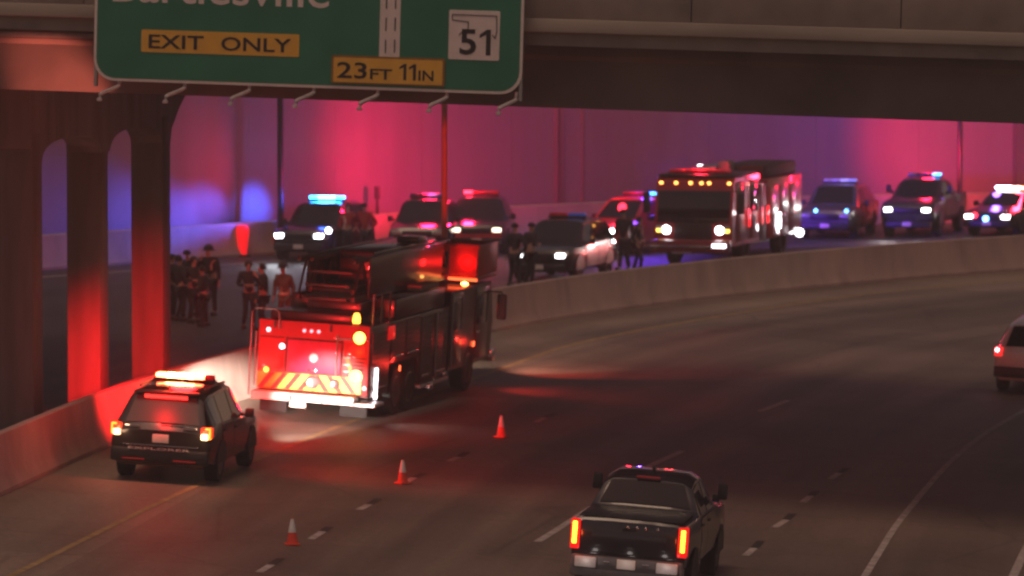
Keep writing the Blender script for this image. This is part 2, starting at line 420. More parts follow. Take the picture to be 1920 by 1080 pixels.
# ------------------------------------------------------------------ overhead sign
so = BP.hit(175, 150, -1.45)
s0 = Plane(so, YAW); e = s0.hit(978, 178); t2 = math.atan2(-(e.z - so.z), math.hypot(e.x - so.x, e.y - so.y))
SP = Plane(so, YAW, t2)
sg = thing('highway_sign', 'large green overhead highway sign with yellow exit plate, hung on the overpass', 'highway sign', so); sg.rotation_euler = SP.rot
W = SP.loc(978, 178)[0]; HS = 3.7
def rrect(x0, x1, z0, z1, r, n=6):
    pts = []
    for cx, cz, a0 in ((x1 - r, z0 + r, -90), (x1 - r, z1 - r, 0), (x0 + r, z1 - r, 90), (x0 + r, z0 + r, 180)):
        for k in range(n + 1):
            a = R(a0 + 90 * k / n); pts.append((cx + r * math.cos(a), cz + r * math.sin(a)))
    return pts
def plate(name, m, parent, x0, x1, z0, z1, r, y0, y1):
    return MB().prism([(x, y0, z) for x, z in rrect(x0, x1, z0, z1, r)], (0, y1 - y0, 0)).build(name, m, parent, 30)
SG = mat('sign_green', (.012, .19, .105), .45, var=.15, scale=.8)
SW = mat('sign_white', (.78, .70, .64), .5, var=.08, scale=3)
SYE = mat('sign_yellow', (.80, .46, .05), .5, var=.1, scale=3)
SBK = mat('sign_black', (.01, .01, .01), .6)
plate('border', SW, sg, 0, W, 0, HS, .42, -.004, .03)
plate('green_panel', SG, sg, .055, W - .055, .055, HS - .055, .38, -.010, -.003)
for xx in [W * k / 8 for k in range(1, 8)]:
    bx('panel_stiffener', ALU(), sg, xx - .04, xx + .04, .034, .10, .1, HS - .1)
def q(px, py): return SP.loc(px, py)
def rect_px(name, m, pxa, pya, pxb, pyb, y0, y1, parent=sg, r=.03):
    a = q(pxa, pya); b = q(pxb, pyb); return plate(name, m, parent, a[0], b[0], b[1], a[1], r, y0, y1)
def text(body, parent, x0, x1, z0, z1, m, y, name='lettering', bold=.0):
    cu = bpy.data.curves.new(name, 'FONT'); cu.body = body; cu.extrude = .004; cu.offset = bold; cu.resolution_u = 3
    o = bpy.data.objects.new(name, cu); C.objects.link(o)
    dg = bpy.context.evaluated_depsgraph_get(); me = bpy.data.meshes.new_from_object(o.evaluated_get(dg)); bpy.data.objects.remove(o)
    xs = [p.co.x for p in me.vertices]; ys = [p.co.y for p in me.vertices]
    a0, a1, b0, b1 = min(xs), max(xs), min(ys), max(ys)
    for p in me.vertices:
        px, py, pz = p.co
        p.co = (x0 + (px - a0) / (a1 - a0) * (x1 - x0), y - pz, z0 + (py - b0) / (b1 - b0) * (z1 - z0))
    me.materials.clear(); me.materials.append(m)
    return link(name, me, parent)
def text_px(body, pxa, pya, pxb, pyb, m, y, parent, bold=.03):
    a = q(pxa, pya); b = q(pxb, pyb); return text(body, parent, a[0], b[0], b[1], a[1], m, y, bold=bold)
ex = rect_px('exit_only_plate', SYE, 266, 55, 561, 107, -.022, -.012)
def one_plate(par, pxa, pxb, lo, hi, y):      # the figure 1 of the highway alphabet: a stem with a flag
    zs = [p.co.z for p in par.data.vertices]; z0, z1 = min(zs), max(zs); a, b = q(pxa, 100)[0], q(pxb, 100)[0]; w_ = b - a
    h0, h1 = z0 + lo * (z1 - z0), z0 + hi * (z1 - z0); hh = h1 - h0
    MB().prism([(b - w_ * .42, y, h0), (b, y, h0), (b, y, h1), (b - w_ * .36, y, h1), (a, y, h1 - hh * .2), (a, y, h1 - hh * .34), (b - w_ * .42, y, h1 - hh * .2)], (0, .005, 0)).build('lettering', SBK, par, 0)
ez = sorted((q(266, 107)[1], q(266, 55)[1])); 
def on_plate(body, par, pxa, pxb, lo, hi, y, bold):
    zs = [p.co.z for p in par.data.vertices]; z0, z1 = min(zs), max(zs); return text(body, par, q(pxa, 100)[0], q(pxb, 100)[0], z0 + lo * (z1 - z0), z0 + hi * (z1 - z0), SBK, y, bold=bold)
on_plate('EXIT', ex, 279, 382, .18, .79, -.026, .012); on_plate('ONLY', ex, 415, 546, .18, .79, -.026, .012)
bk = rect_px('clearance_frame', mat('sign_yellow_dark', (.30, .14, .02), .5), 623, 103, 834, 163, -.040, -.012)
cl = rect_px('clearance_plate', SYE, 627, 107, 830, 160, -.05, -.041)
for body, a, c_, lo, hi in (('23', 634, 690, .16, .82), ('FT', 696, 737, .16, .58), ('11', 750, 781, .16, .82), ('IN', 787, 815, .16, .58)):
    if body == '11':
        for xa in (751, 769): one_plate(cl, xa, xa + 13, lo, hi, -.054)
    else: on_plate(body, cl, a, c_, lo, hi, -.054, .012)
# destination word, its upper half lies above the frame
aw = q(212, 3)
text('Bartlesville', sg, aw[0], q(618, 0)[0], aw[1], aw[1] + .62, SW, -.014, bold=.008)
# route marker with state outline
rs = rect_px('route_marker', SW, 843, 18, 936, 114, -.022, -.012)
on_plate('5', rs, 862, 893, .10, .62, -.026, .02); one_plate(rs, 899, 920, .10, .62, -.026)
def strip(pxpts, wd, y, parent, m=SBK):
    P = [q(*a) for a in pxpts]; mb = MB()
    for (xa, za), (xc, zc) in zip(P, P[1:]):
        d = Vector((xc - xa, zc - za)).normalized(); n = Vector((-d.y, d.x)) * wd / 2; e_ = d * wd / 2
        mb.prism([(xa - e_.x + n.x, y, za - e_.y + n.y), (xc + e_.x + n.x, y, zc + e_.y + n.y), (xc + e_.x - n.x, y, zc + e_.y - n.y), (xa - e_.x - n.x, y, za - e_.y - n.y)], (0, .006, 0)); y -= .0006
    return mb.build('state_outline', m, parent, 0)
strip([(862, 66), (864, 62), (878, 56), (879, 41), (849, 37), (849, 27), (932, 30), (932, 60), (929, 72), (924, 66)], .016, -.030, rs)
# arrow shaft with lane lines, its head lies above the frame
a = q(711, 104); b = q(752, 0)
sh_ = plate('arrow_shaft', SW, sg, a[0], b[0], a[1] - .02, 2.9, .01, -.018, -.012)
for px in (724, 741):
    z = q(px, 104)[1]; k = 0
    while z < 2.8:
        xx = q(px, 60)[0]; bx('shaft_dash', SBK, sh_, xx - .012, xx + .012, -.0235, -.0185, z + .05, z + .30); z += .42
# brackets under the sign for the maintenance lights
for px in (222, 345, 467, 588, 708, 838, 968):
    xx = q(px, 150)[0]
    mb = MB(); mb.tube([(xx, .06, .05), (xx, .05, -.09), (xx - .03, -.08, -.13), (xx - .18, -.48, -.23), (xx - .20, -.52, -.26), (xx - .205, -.53, -.33)], .038, 8)
    mb.box(xx - .25, xx - .16, -.58, -.48, -.38, -.32, .01); mb.build('light_bracket', mat('pale_grey_paint', (.55, .50, .48), .5), sg)
for xx in (1.2, 3.2, 5.2, 7.2):
    bx('mount_arm', STL(), sg, xx - .05, xx + .05, .1, .36, .5, .62); bx('mount_arm', STL(), sg, xx - .05, xx + .05, .1, .36, 1.3, 1.42)
for xx in (.03, W - .03):
    bx('side_post', ALU(), sg, xx - .03, xx + .03, .032, .12, -.12, HS)

# ------------------------------------------------------------------ poles and marker
def pole(p, h, r, label, m=None):
    o = thing('light_pole', label, 'light pole', (p[0], p[1], 0), 0)
    MB().lathe([(r, .0), (r * .8, h)], n=14).build('pole_shaft', m or STL(), o)
    bx('base_plate', STL(), o, -r * 1.9, r * 1.9, -r * 1.9, r * 1.9, 0, .05, .01)
    MB().tube([(0, 0, h), (.5, -.5, h + .6), (1.6, -1.6, h + .9)], [r * .7, r * .6, r * .4], 8).build('lamp_arm', STL(), o)
    MB().box(1.4, 2.1, -1.8, -1.5, h + .84, h + .98, .04, rot=None).build('lamp_head', STL(), o)
    return o
REDP = mat('red_lit_pole', (.30, .08, .06), .5, .1)  # grey pole; red light of the beacon put into its colour
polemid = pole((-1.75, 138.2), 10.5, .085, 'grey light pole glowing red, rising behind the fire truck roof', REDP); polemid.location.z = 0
pole(((533 - 960) / 57.0, 172.5), 10.5, .11, 'dark light pole beside the police car with the blue light bar', BLK())
pole(((1795 - 960) / 53.0, 187.5), 10.5, .095, 'thin dark light pole beside the dark pickup in front of the wall', BLK())
mk = thing('marker_post', 'small dark marker post standing on the barrier at the wall', 'marker post', (*offset(FAR, -.12)[min(range(len(FAR)), key=lambda i: abs(FAR[i].x + 4.65))], 1.07))
bx('post', BLK(), mk, -.05, .05, -.03, .03, 0, .55, .005); bx('marker_plate', BLK(), mk, -.1, .1, -.045, -.03, .5, .92, .01)
drum = thing('traffic_drum', 'glowing red roadside drum standing left of the blue lit police car', 'traffic drum', (*G(455, 481).xy, 0))
MB().lathe([(.10, .06), (.13, .1), (.2, .72), (.21, .9), (.16, 1.0), (.05, 1.02)], n=18).build('drum_body', glow((1, .01, .015), 1.1), drum)  # drum is no lamp; the red light on it is put in as glow
MB().lathe([(.26, 0), (.26, .05), (.12, .07)], n=18).build('drum_base', RUB(), drum)

# ------------------------------------------------------------------ traffic cones
CO = mat('cone_orange', (.85, .07, .03), .55, var=.1); CW = mat('cone_collar_white', (.8, .78, .75), .5)
def make_cone():
    o = thing('traffic_cone', '', 'traffic cone')
    bx('cone_base', CO, o, -.125, .125, -.125, .125, 0, .028, .008)
    pr = lambda z: .105 - (z - .025) * .082 / .435
    MB().lathe([(pr(.026), .026), (pr(.46), .46)], n=16).build('cone_body', CO, o)
    MB().lathe([(pr(.22) + .004, .22), (pr(.455) + .004, .455)], n=16).build('reflective_collar', CW, o)
    return o
def copy_tree(o, parent=None):
    c = o.copy(); C.objects.link(c)
    if parent is not None: c.parent = parent
    for ch in o.children: copy_tree(ch, c)
    return c
k0 = make_cone()
for i, ((px, py), lab) in enumerate(zip(((548, 1022), (755, 907), (940, 820)), ('orange cone with white collar nearest the bottom edge of the photo', 'middle orange cone on the dotted lane line, between the other two', 'farthest orange cone, close to the side of the fire truck'))):
    o = k0 if i == 0 else copy_tree(k0); o.location = GB(px, py) + Vector((0, 0, .006)); o.rotation_euler.z = R(12 + 25 * i); tag(o, lab, None, 'small cones closing the lane'); o['category'] = 'traffic cone'

# ------------------------------------------------------------------ cars
KINDS = {
 'suv': dict(st=[(-2.50, .46, .96, 1.00, .90, .10), (-2.44, .33, 1.03, 1.09, .97, .11), (-2.06, .28, 1.10, 1.66, 1.0, .29), (-1.7, .28, 1.10, 1.745, 1.0, .28), (-.3, .28, 1.07, 1.79, 1.0, .27), (.35, .28, 1.05, 1.74, 1.0, .28),
   (1.15, .28, 1.03, 1.10, 1.0, .15), (1.9, .28, .98, 1.05, .98, .14), (2.34, .3, .90, .95, .93, .14), (2.5, .42, .74, .78, .84, .14)],
   ws=(.35, 1.15), rw=(-2.44, -2.06), side=[(-1.98, -1.42), (-1.34, -.38), (-.30, .62)], doors=[(-1.40, -.36), (-.33, .85)], wheel=.38, wy=(-1.48, 1.52), wx=.86, front=2.5, rear=-2.5, hz=.80, tz=1.0),
 'sedan': dict(st=[(-2.45, .48, .86, .90, .85, .12), (-2.38, .34, .95, 1.0, .92, .12), (-1.75, .28, 1.0, 1.07, .93, .14), (-1.05, .28, .98, 1.38, .93, .22), (-.3, .26, .96, 1.46, .93, .22), (.3, .26, .95, 1.42, .93, .23),
   (1.15, .26, .93, .99, .93, .15), (1.9, .28, .86, .92, .92, .14), (2.3, .3, .77, .81, .87, .14), (2.45, .4, .62, .66, .78, .14)],
   ws=(.3, 1.15), rw=(-1.75, -1.05), side=[(-1.2, -.42), (-.34, .6)], doors=[(-1.30, -.38), (-.35, .85)], wheel=.33, wy=(-1.45, 1.45), wx=.80, front=2.45, rear=-2.45, hz=.68, tz=.85),
 'pickup': dict(st=[(-2.90, .62, 1.27, 1.33, .92, .05), (-2.86, .55, 1.31, 1.37, .96, .05), (-1.16, .5, 1.31, 1.37, 1.0, .06), (-1.10, .46, 1.29, 1.41, 1.0, .09), (-.85, .46, 1.28, 1.84, .98, .24), (-.4, .46, 1.28, 1.93, .98, .25), (.3, .46, 1.27, 1.93, .98, .25), (.6, .46, 1.27, 1.88, .98, .26),
   (1.4, .46, 1.24, 1.33, 1.0, .14), (2.45, .48, 1.17, 1.24, .98, .12), (2.82, .5, 1.04, 1.09, .93, .12), (2.92, .6, .88, .92, .86, .12)],
   ws=(.6, 1.4), rw=(-1.10, -.85), side=[(-.82, -.12), (-.04, .85)], doors=[(-.98, -.10), (-.07, 1.0)], wheel=.42, wy=(-1.75, 1.8), wx=.84, front=2.92, rear=-2.9, hz=.95, tz=1.1),
}
_wheel = {}
def wheel_mesh(r, wd):
    k = (r, wd)
    if k not in _wheel:
        t = MB().lathe([(r * .62, -wd / 2), (r * .95, -wd / 2), (r, -wd * .36), (r, wd * .36), (r * .95, wd / 2), (r * .62, wd / 2)], axis='x', n=24).build('tyre', RUB(), None); 
        rm = MB().lathe([(.02, wd * .40), (r * .2, wd * .42), (r * .28, wd * .36), (r * .52, wd * .34), (r * .6, wd * .52), (r * .64, wd * .5)], axis='x', n=24)
        for s in range(5):
            a = s * 2 * math.pi / 5; rm.box(wd * .36, wd * .46, -.035, .035, .05, r * .58, .008, rot=None)
            vs = rm.bm.verts[-1:]  # spokes are rotated below
        rm.bm.verts.ensure_lookup_table()
        rm = rm.build('rim', RIM(), None)
        _wheel[k] = (t.data, rm.data); bpy.data.objects.remove(t); bpy.data.objects.remove(rm)
    return _wheel[k]
def wheels(root, r, wd, xs, ys):
    tm, rm = wheel_mesh(r, wd)
    for y in ys:
        for s in (-1, 1):
            o = link('wheel', tm, root); o.location = (s * xs, y, r); o.rotation_euler = (0, 0, 0 if s > 0 else math.pi)
            link('rim', rm, o)
def make_car(name, label, cat, kind, loc, heading, paint, door_paint=None, group=None, plate_w=True, tail=None, head=None, bar=None, extra=None):
    K = KINDS[kind]; S = K['st']
    root = thing(name, label, cat, loc, -heading, group)
    def sec(st):
        y, zb, zl, zt, hw, t = st; k = 1. if zt - zl > .3 else .35
        zm = zb + (zl - zb) * .55
        return [(hw * .84, y, zb), (hw - .03, y, zb + .10), (hw, y, zm), (hw - .035, y, zl), (hw - t, y, zt - .085 * k), (hw - t - .15, y, zt), ((hw - t) * .4, y, zt + .015)]
    def P(y, j):
        for a, b in zip(S, S[1:]):
            if a[0] <= y <= b[0]:
                t = (y - a[0]) / (b[0] - a[0]); return Vector(sec(a)[j]).lerp(Vector(sec(b)[j]), t)
    rings = []
    for st in S:
        r = sec(st); rings.append(r + [(-x, y, z) for x, y, z in r[::-1]])
    MB().loft(rings).build('body', paint, root, 28)
    mir = lambda v, s: (v[0] * s, v[1], v[2])
    # side windows and doors follow the body
    for s in (-1, 1):
        for i, (ya, yb) in enumerate(K['side']):
            ys = sorted(set([ya, yb] + [a[0] for a in S if ya < a[0] < yb]))
            rr = []
            for y in ys:
                lo, hi = P(y, 3), P(y, 4); d = hi - lo
                rr.append([mir(lo + d * u + Vector((.012, 0, .004)), s) for u in (.08, .5, .92)])
            MB().loft(rr, False, close=False).build('side_window', GLS(), root)
        for (ya, yb) in K['doors']:
            ys = sorted(set([ya, yb] + [a[0] for a in S if ya < a[0] < yb])); rr = []
            for y in ys:
                pts = [P(y, 1), P(y, 2), P(y, 3)]; pts[0] = pts[0].lerp(pts[1], .12)
                rr.append([mir(p + Vector((.010, 0, 0)), s) for p in pts])
            d_ = MB().loft(rr, False, close=False).build('door', door_paint or paint, root)
            h_ = P(ya + .2, 2).lerp(P(ya + .2, 3), .7)
            bx('handle', BLK(), d_, *sorted((s * (h_.x + .004), s * (h_.x + .035))), ya + .1, ya + .3, h_.z - .02, h_.z + .015, .006)
    for nm, (ya, yb) in (('windshield', K['ws']), ('rear_window', K['rw'])):
        rr = []
        for t in (.08, .5, .93):
            y = ya + (yb - ya) * t; a = P(y, 5); b = P(y, 6); n = Vector((0, .012 if nm == 'windshield' else -.012, .010))
            rr.append([Vector((a.x * 1.03, y, a.z - .004)) + n, Vector((b.x, y, b.z)) + n, Vector((-b.x, y, b.z)) + n, Vector((-a.x * 1.03, y, a.z - .004)) + n])
        MB().loft(rr, False, close=False).build(nm, GLS(), root)
    wheels(root, K['wheel'], .25, K['wx'], K['wy'])
    for y in K['wy']:                       # dark arches
        for s in (-1, 1):
            mb = MB(); n = 10; a = []
            for k in range(n + 1):
                t = math.pi * k / n; a.append((s * (P(y, 2).x + .004), y + math.cos(t) * (K['wheel'] + .07), K['wheel'] + math.sin(t) * (K['wheel'] + .06)))
            mb.prism(a, (s * .012, 0, 0)).build('wheel_arch', BLK(), root)
    f, rr_ = K['front'], K['rear']; hw = S[1][4]
    bx('front_bumper', BLK(), root, -.84, .84, f - .22, f + .06, .34, .56, .04)
    bx('grille', BLK(), root, -.48, .48, f - .12, f + .035, K['hz'] - .12, K['hz'] + .07, .02)
    bx('rear_bumper', BLK() if kind != 'pickup' else STL(), root, -hw + .02, hw - .02, rr_ - .10, rr_ + .2, .40, .66, .04)
    bx('front_plate', SW, root, -.16, .16, f + .061, f + .07, .4, .54)
    if plate_w: bx('license_plate', SW, root, -.155, .155, rr_ - .03, rr_ + .02, K['tz'] - .22, K['tz'] - .06, .004)
    for s in (-1, 1):
        hl = head if head else ((.6, .6, .6), 0.0)
        bx('headlight', glow(*hl), root, *sorted((s * .52, s * .80)), f - .20, f + .02, K['hz'] - .06, K['hz'] + .07, .03)
        tl = tail if tail else ((.5, .0, .0), .05)
        if kind != 'pickup': bx('taillight', glow(*tl), root, *sorted((s * (hw - .2), s * (hw + .004))), rr_ - .015, rr_ + .26, K['tz'] - .1, K['tz'] + .12, .03)
        mz = .16 if kind == 'pickup' else 0; m = MB(); p = P(.55 if kind != 'pickup' else .75, 3)
        m.box(*sorted((s * (p.x + .05), s * (p.x + .22))), p.y - .02, p.y + .09, p.z + .02 + mz, p.z + .2 + mz * 1.6, .03)
        m.box(*sorted((s * (p.x - .03), s * (p.x + .09))), p.y + .01, p.y + .06, p.z + .05 + mz * .5, p.z + .10 + mz, .01)
        m.build('side_mirror', BLK(), root)
    if bar:                                 # (list of lens colours/strengths, y, z)
        by, bz = (-.45, 1.80) if kind == 'suv' else (-.25, 1.475) if kind == 'sedan' else (-.1, 1.96)
        b_ = bx('light_bar', BLK(), root, -.60, .60, by - .13, by + .13, bz, bz + .05, .015)
        n = len(bar)
        for i, (c, st) in enumerate(bar):
            xa = -.58 + 1.16 * i / n; bx('bar_lens', glow(c, st), b_, xa + .01, xa + 1.16 / n - .01, by - .12, by + .12, bz + .052, bz + .135, .02)
        bx('bar_foot', BLK(), b_, -.5, -.44, by - .05, by + .05, bz - .03, bz); bx('bar_foot', BLK(), b_, .44, .5, by - .05, by + .05, bz - .03, bz)
    return root
def heading_vec(h): return Vector((math.sin(h), math.cos(h), 0))
BLKP = mat('black_car_paint', (.012, .012, .015), .22, coat=.6, var=.1)
NAVY = mat('dark_blue_car_paint', (.012, .014, .024), .25, coat=.6, var=.1)
SILV = mat('silver_car_paint', (.58, .56, .55), .32, .1, coat=.5, var=.05)
WHCP = mat('white_car_paint', (.70, .69, .68), .3, coat=.5, var=.05)
REDP2 = mat('red_car_paint', (.38, .012, .012), .3, coat=.5, var=.08)
RED, BLU, WARM, COLD, AMB = (1, .01, .015), (.02, .10, 1), (1, .86, .72), (.93, .93, 1), (1, .38, .04)

# near police SUV, rear towards us
hS = R(8.5)
pS = GB(297, 906)
SUVP = mat('dark_suv_paint', (.014, .011, .011), .26, coat=.5, var=.1)
ps = make_car('police_suv', 'dark police SUV with glowing red light bar, stopped on the left shoulder', 'police car', 'suv', pS + heading_vec(hS) * 2.5, hS, SUVP, None,
              bar=[((1, .09, .03), 45), ((1, .26, .08), 70), ((1, .32, .10), 85), ((1, .26, .08), 70), ((1, .09, .03), 45), ((.5, .0, .0), .4)], tail=((1, .05, .01), 1.2), head=(COLD, 8))
for s in (-1, 1):
    tl = [c for c in ps.children if c.name.startswith('taillight') and (c.data.vertices[0].co.x > 0) == (s > 0)][0]
    x = .885 * s
    mb = MB(); mb.box(*sorted((x - .02 * s, x + .085 * s)), -2.535, -2.49, 1.08, 1.12, .008); mb.box(*sorted((x + .05 * s, x + .085 * s)), -2.535, -2.40, .9, 1.078, .008)
    mb.build('amber_ring', glow((1, .20, .015), 4.5), tl); bx('reverse_lens', glow((1, .62, .30), 6), tl, *sorted((x - .10 * s, x + .04 * s)), -2.545, -2.5, .885, 1.0, .02)
    bx('chrome_trim', CHR(), ps, *sorted((.42 * s, .70 * s)), -2.525, -2.49, 1.08, 1.105, .004)
    bx('bumper_reflector', mat('reflector', (.4, .03, .03), .3), ps, *sorted((.28 * s, .72 * s)), -2.615, -2.59, .44, .47, .004)
bx('tailgate_trim', CHR(), ps, -.74, .74, -2.525, -2.49, .715, .73, .003)
text('EXPLORER', ps, -.60, .60, .645, .69, mat('dull_silver_letters', (.62, .58, .56), .5), -2.615, bold=.0)
bx('roof_rack', BLK(), ps, -.66, -.62, -1.6, .2, 1.75, 1.79, .01); bx('roof_rack', BLK(), ps, .62, .66, -1.6, .2, 1.75, 1.79, .01)
bx('rear_spoiler', BLK(), ps, -.62, .62, -2.22, -1.9, 1.69, 1.73, .015)
bx('wiper', BLK(), ps, -.02, .45, -2.47, -2.45, 1.13, 1.15)
settle(ps, pS + heading_vec(hS) * 2.5, hS)
lamp(ps, 'POINT', (0, -.45, 2.15), (1, .012, .015), 170, radius=.3)
lamp(ps, 'SPOT', (-.66, -.15, 2.05), (1, .012, .015), 26000, to=(-2.7, 9, .15), size=40, blend=1, radius=.3)
lamp(ps, 'SPOT', (.3, .0, 2.0), (1, .012, .015), 6500, to=(2.2, 11, .9), size=42, blend=.9, radius=.1)
bx('added_window_glow', glow((1, .02, .015), 5), ps, -.42, .42, -2.19, -2.16, 1.60, 1.66, .008)  # added glowing strip that reddens the rear window
lamp(ps, 'POINT', (-.1, -2.75, 1.85), (1, .008, .01), 75, radius=.15)  # added floating lamp, reddens the rear glass from outside
lamp(ps, 'SPOT', (-.4, -2.2, 2.0), (1, .20, .13), 9000, to=(-3.9, 2.2, 9.0), size=22, blend=.7, radius=.1)  # added spot, no such lamp on the SUV; brightens the left girder
lamp(ps, 'SPOT', (.5, .2, 2.0), (1, .03, .02), 800, to=(9, 4, -.5), size=110, blend=1, radius=.1)
lamp(ps, 'SPOT', (-.66, 2.58, .80), (1, .93, .82), 80000, to=(-2.3, 12.5, -.2), size=16, blend=.6, radius=.05, name='headlight_beam')
lamp(ps, 'SPOT', (.66, 2.58, .80), (1, .93, .82), 12000, to=(.75, 12.6, .22), size=18, blend=.6, radius=.05, name='headlight_beam')
for s_ in (-1, 1): lamp(ps, 'POINT', (.8 * s_, -2.75, 1.0), (1, .55, .30), 6, radius=.1)  # added points behind the tail lenses to brighten the road
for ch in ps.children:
    if ch.name.startswith('rear_window'): ch.data.materials[0] = mat('glow_catching_glass', (.03, .022, .022), .4, var=.1)  # glass colour lifted and roughened so the red glow shows on it

# pickup in the bottom foreground
hP = R(9)
pP = GB(1170, 1131)
pk = make_car('pickup_truck', 'dark pickup truck driving away with tall orange tail lights, bottom of the photo', 'pickup truck', 'pickup', pP + heading_vec(hP) * 2.9, hP, NAVY, plate_w=False, head=(COLD, 4))
for s in (-1, 1):
    x = s * .905
    tl = bx('taillight', glow((1, .01, .01), .8), pk, *sorted((x - .09 * s, x + .07 * s)), -2.935, -2.72, .84, 1.34, .025)
    bx('light_tube', glow((1, .36, .02), 7), tl, *sorted((x - .04 * s, x + .035 * s)), -2.95, -2.93, .93, 1.30, .012)
    bx('bumper_step', mat('bumper_pale', (.80, .76, .74), .45, .1), pk, *sorted((.50 * s, .86 * s)), -3.045, -3.0, .56, .74, .02)
    bx('sensor_trim', CHR(), pk, *sorted((.27 * s, .38 * s)), -3.03, -3.0, .66, .69, .005)
tg = bx('tailgate', NAVY, pk, -.80, .80, -2.935, -2.88, .80, 1.335, .03)
bx('tailgate_recess', NAVY, tg, -.62, .62, -2.945, -2.936, .92, 1.16, .004)
bx('tailgate_handle', BLK(), tg, -.12, .12, -2.955, -2.936, 1.20, 1.26, .01)
for xx in (-.02, .13, .27, .48): MB().lathe([(.012, -.02), (.022, -.01), (.022, .0), (.012, .012)], c=(xx, -2.95, 1.275), axis='y', n=10).build('tailgate_glint', CHR(), tg)  # small chrome dots standing in for lamp reflections on the tailgate
bx('license_plate', SW, pk, -.155, .155, -3.04, -3.0, .58, .74, .005)
bx('bumper_bar', STL(), pk, -.93, .93, -3.0, -2.84, .50, .76, .04)
bx('tonneau_cover', mat('black_vinyl', (.014, .014, .016), .45), pk, -.86, .86, -2.82, -1.2, 1.385, 1.41, .01)
bx('brake_lamp', glow((.5, .02, .02), .1), pk, -.2, .2, -.93, -.86, 1.885, 1.915, .005)
bx('antenna_fin', BLK(), pk, -.02, .02, -.3, -.1, 1.95, 2.02, .008)
settle(pk, pP + heading_vec(hP) * 2.9, hP); pk.rotation_euler = Euler((0, math.atan(BANK) + R(1.1), -hP), 'XYZ')
for xx in (-.68, 0, .68): lamp(pk, 'POINT', (xx, -3.25, .68), (1, .88, .82), .45, radius=.05)  # added points to brighten the plate and bumper steps
lamp(pk, 'SPOT', (0, 2.95, .95), WARM, 120, to=(0, 14, 0), size=60, blend=.7, name='headlight_beam')
for s in (-1, 1): lamp(pk, 'POINT', (.93 * s, -3.1, 1.1), (1, .1, .02), 3, radius=.06)

# silver crossover leaving at right edge
hC = R(14)
pC = GB(1934, 742)
cr_ = make_car('crossover_car', 'silver crossover with red tail lights at the right edge', 'car', 'suv', pC + heading_vec(hC) * 2.5, hC, SILV, tail=((1, .02, .02), 1.6), head=(COLD, 3))
for s in (-1, 1): MB().lathe([(.01, -.015), (.05, -.01), (.05, .0), (.02, .01)], c=(.90 * s, -2.52, 1.05), axis='y', n=12).build('brake_bulb', glow((1, .6, .6), 8), cr_)
settle(cr_, pC + heading_vec(hC) * 2.5, hC)
lamp(cr_, 'POINT', (-.8, -2.9, 1.1), (1, .12, .1), .3, radius=.08)
lamp(cr_, 'POINT', (.3, -3.2, 1.3), (1, .70, .64), 3.0, radius=.08)

# ------------------------------------------------------------------ ladder truck, rear towards us
hT = R(13.6)
T = thing('ladder_truck', 'large dark red ladder fire truck seen from behind, parked in the left lane', 'fire truck', GB(581, 788), -hT); settle(T, GB(581, 788), hT)
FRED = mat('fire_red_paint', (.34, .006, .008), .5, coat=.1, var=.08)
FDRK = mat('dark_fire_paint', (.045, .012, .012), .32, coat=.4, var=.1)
ROLL = mat('roller_shutter', (.10, .085, .085), .4, .7, var=.12)
YEL = mat('chevron_yellow', (.90, .72, .10), .4, var=.05); CRED = mat('chevron_red', (.60, .02, .02), .4, var=.05)
PLT = mat('diamond_plate', (.55, .54, .53), .35, .6, var=.1, scale=30, bump=.3)
WREF = mat('white_reflective_strip', (.85, .83, .78), .4, var=.03)
# body
mb = MB()
for s in (-1, 1):
    xs = sorted((s * .72, s * 1.24))
    mb.box(*xs, .1, 1.75, .55, 2.1, .02); mb.box(*xs, 1.752, 4.35, 1.16, 2.1, .02); mb.box(*xs, 4.352, 6.9, .55, 2.1, .02)
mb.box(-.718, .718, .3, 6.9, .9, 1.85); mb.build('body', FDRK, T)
bx('chassis_frame', BLK(), T, -.5, .5, .2, 11, .5, .88)
rp = bx('rear_panel', FRED, T, -1.243, 1.243, 0, .098, .62, 2.12, .02)
rd = bx('rear_door', mat('rear_door_red', (.42, .010, .07), .5, coat=.1), T, -.58, .62, -.03, -.002, 1.02, 1.72, .015)
MB().lathe([(.0, -.05), (.09, -.05), (.1, -.04), (.1, -.032)], c=(.02, 0, 1.36), axis='y', n=20).build('emblem', mat('emblem_white', (.75, .65, .66), .5), rd)
bx('door_handle', CHR(), rd, -.12, .12, -.06, -.032, 1.06, 1.1, .008)
# chevrons: slanted stripes on a panel, rising on the left side
cp = bx('chevron_panel', YEL, T, -1.235, 1.1, -.012, -.002, .64, .99)
for i in range(8):
    left = i < 4; xa = -1.22 + i * .30 if left else -1.22 + i * .30
    if i in (4,): continue
    d = .26 if left else -.26
    MB().prism([(xa, -.018, .645), (xa + .13, -.018, .645), (xa + .13 + d, -.018, .985), (xa + d, -.018, .985)], (0, .004, 0)).build('chevron_stripe', CRED, cp, 0)
MB().prism([(-1.19, -.016, 1.0), (-1.03, -.016, 1.0), (-.68, -.016, 1.5), (-.80, -.016, 1.5)], (0, .01, 0)).build('chevron_stripe', mat('chevron_orange', (.8, .22, .02), .4), cp, 0)
MB().prism([(.98, -.016, 1.0), (.86, -.016, 1.0), (.70, -.016, 1.45), (.78, -.016, 1.45)], (0, .01, 0)).build('chevron_stripe', mat('chevron_orange', (.8, .22, .02), .4), cp, 0)
for xx, r in ((.02, .15), (.52, .11)):
    MB().lathe([(.02, -.06), (r * .7, -.075), (r, -.05), (r, -.015)], c=(xx, 0, .83), axis='y', n=18).build('hose_inlet', ALU(), T)
tb = bx('tailboard', PLT, T, -1.24, 1.06, -.42, -.02, .50, .60, .012)
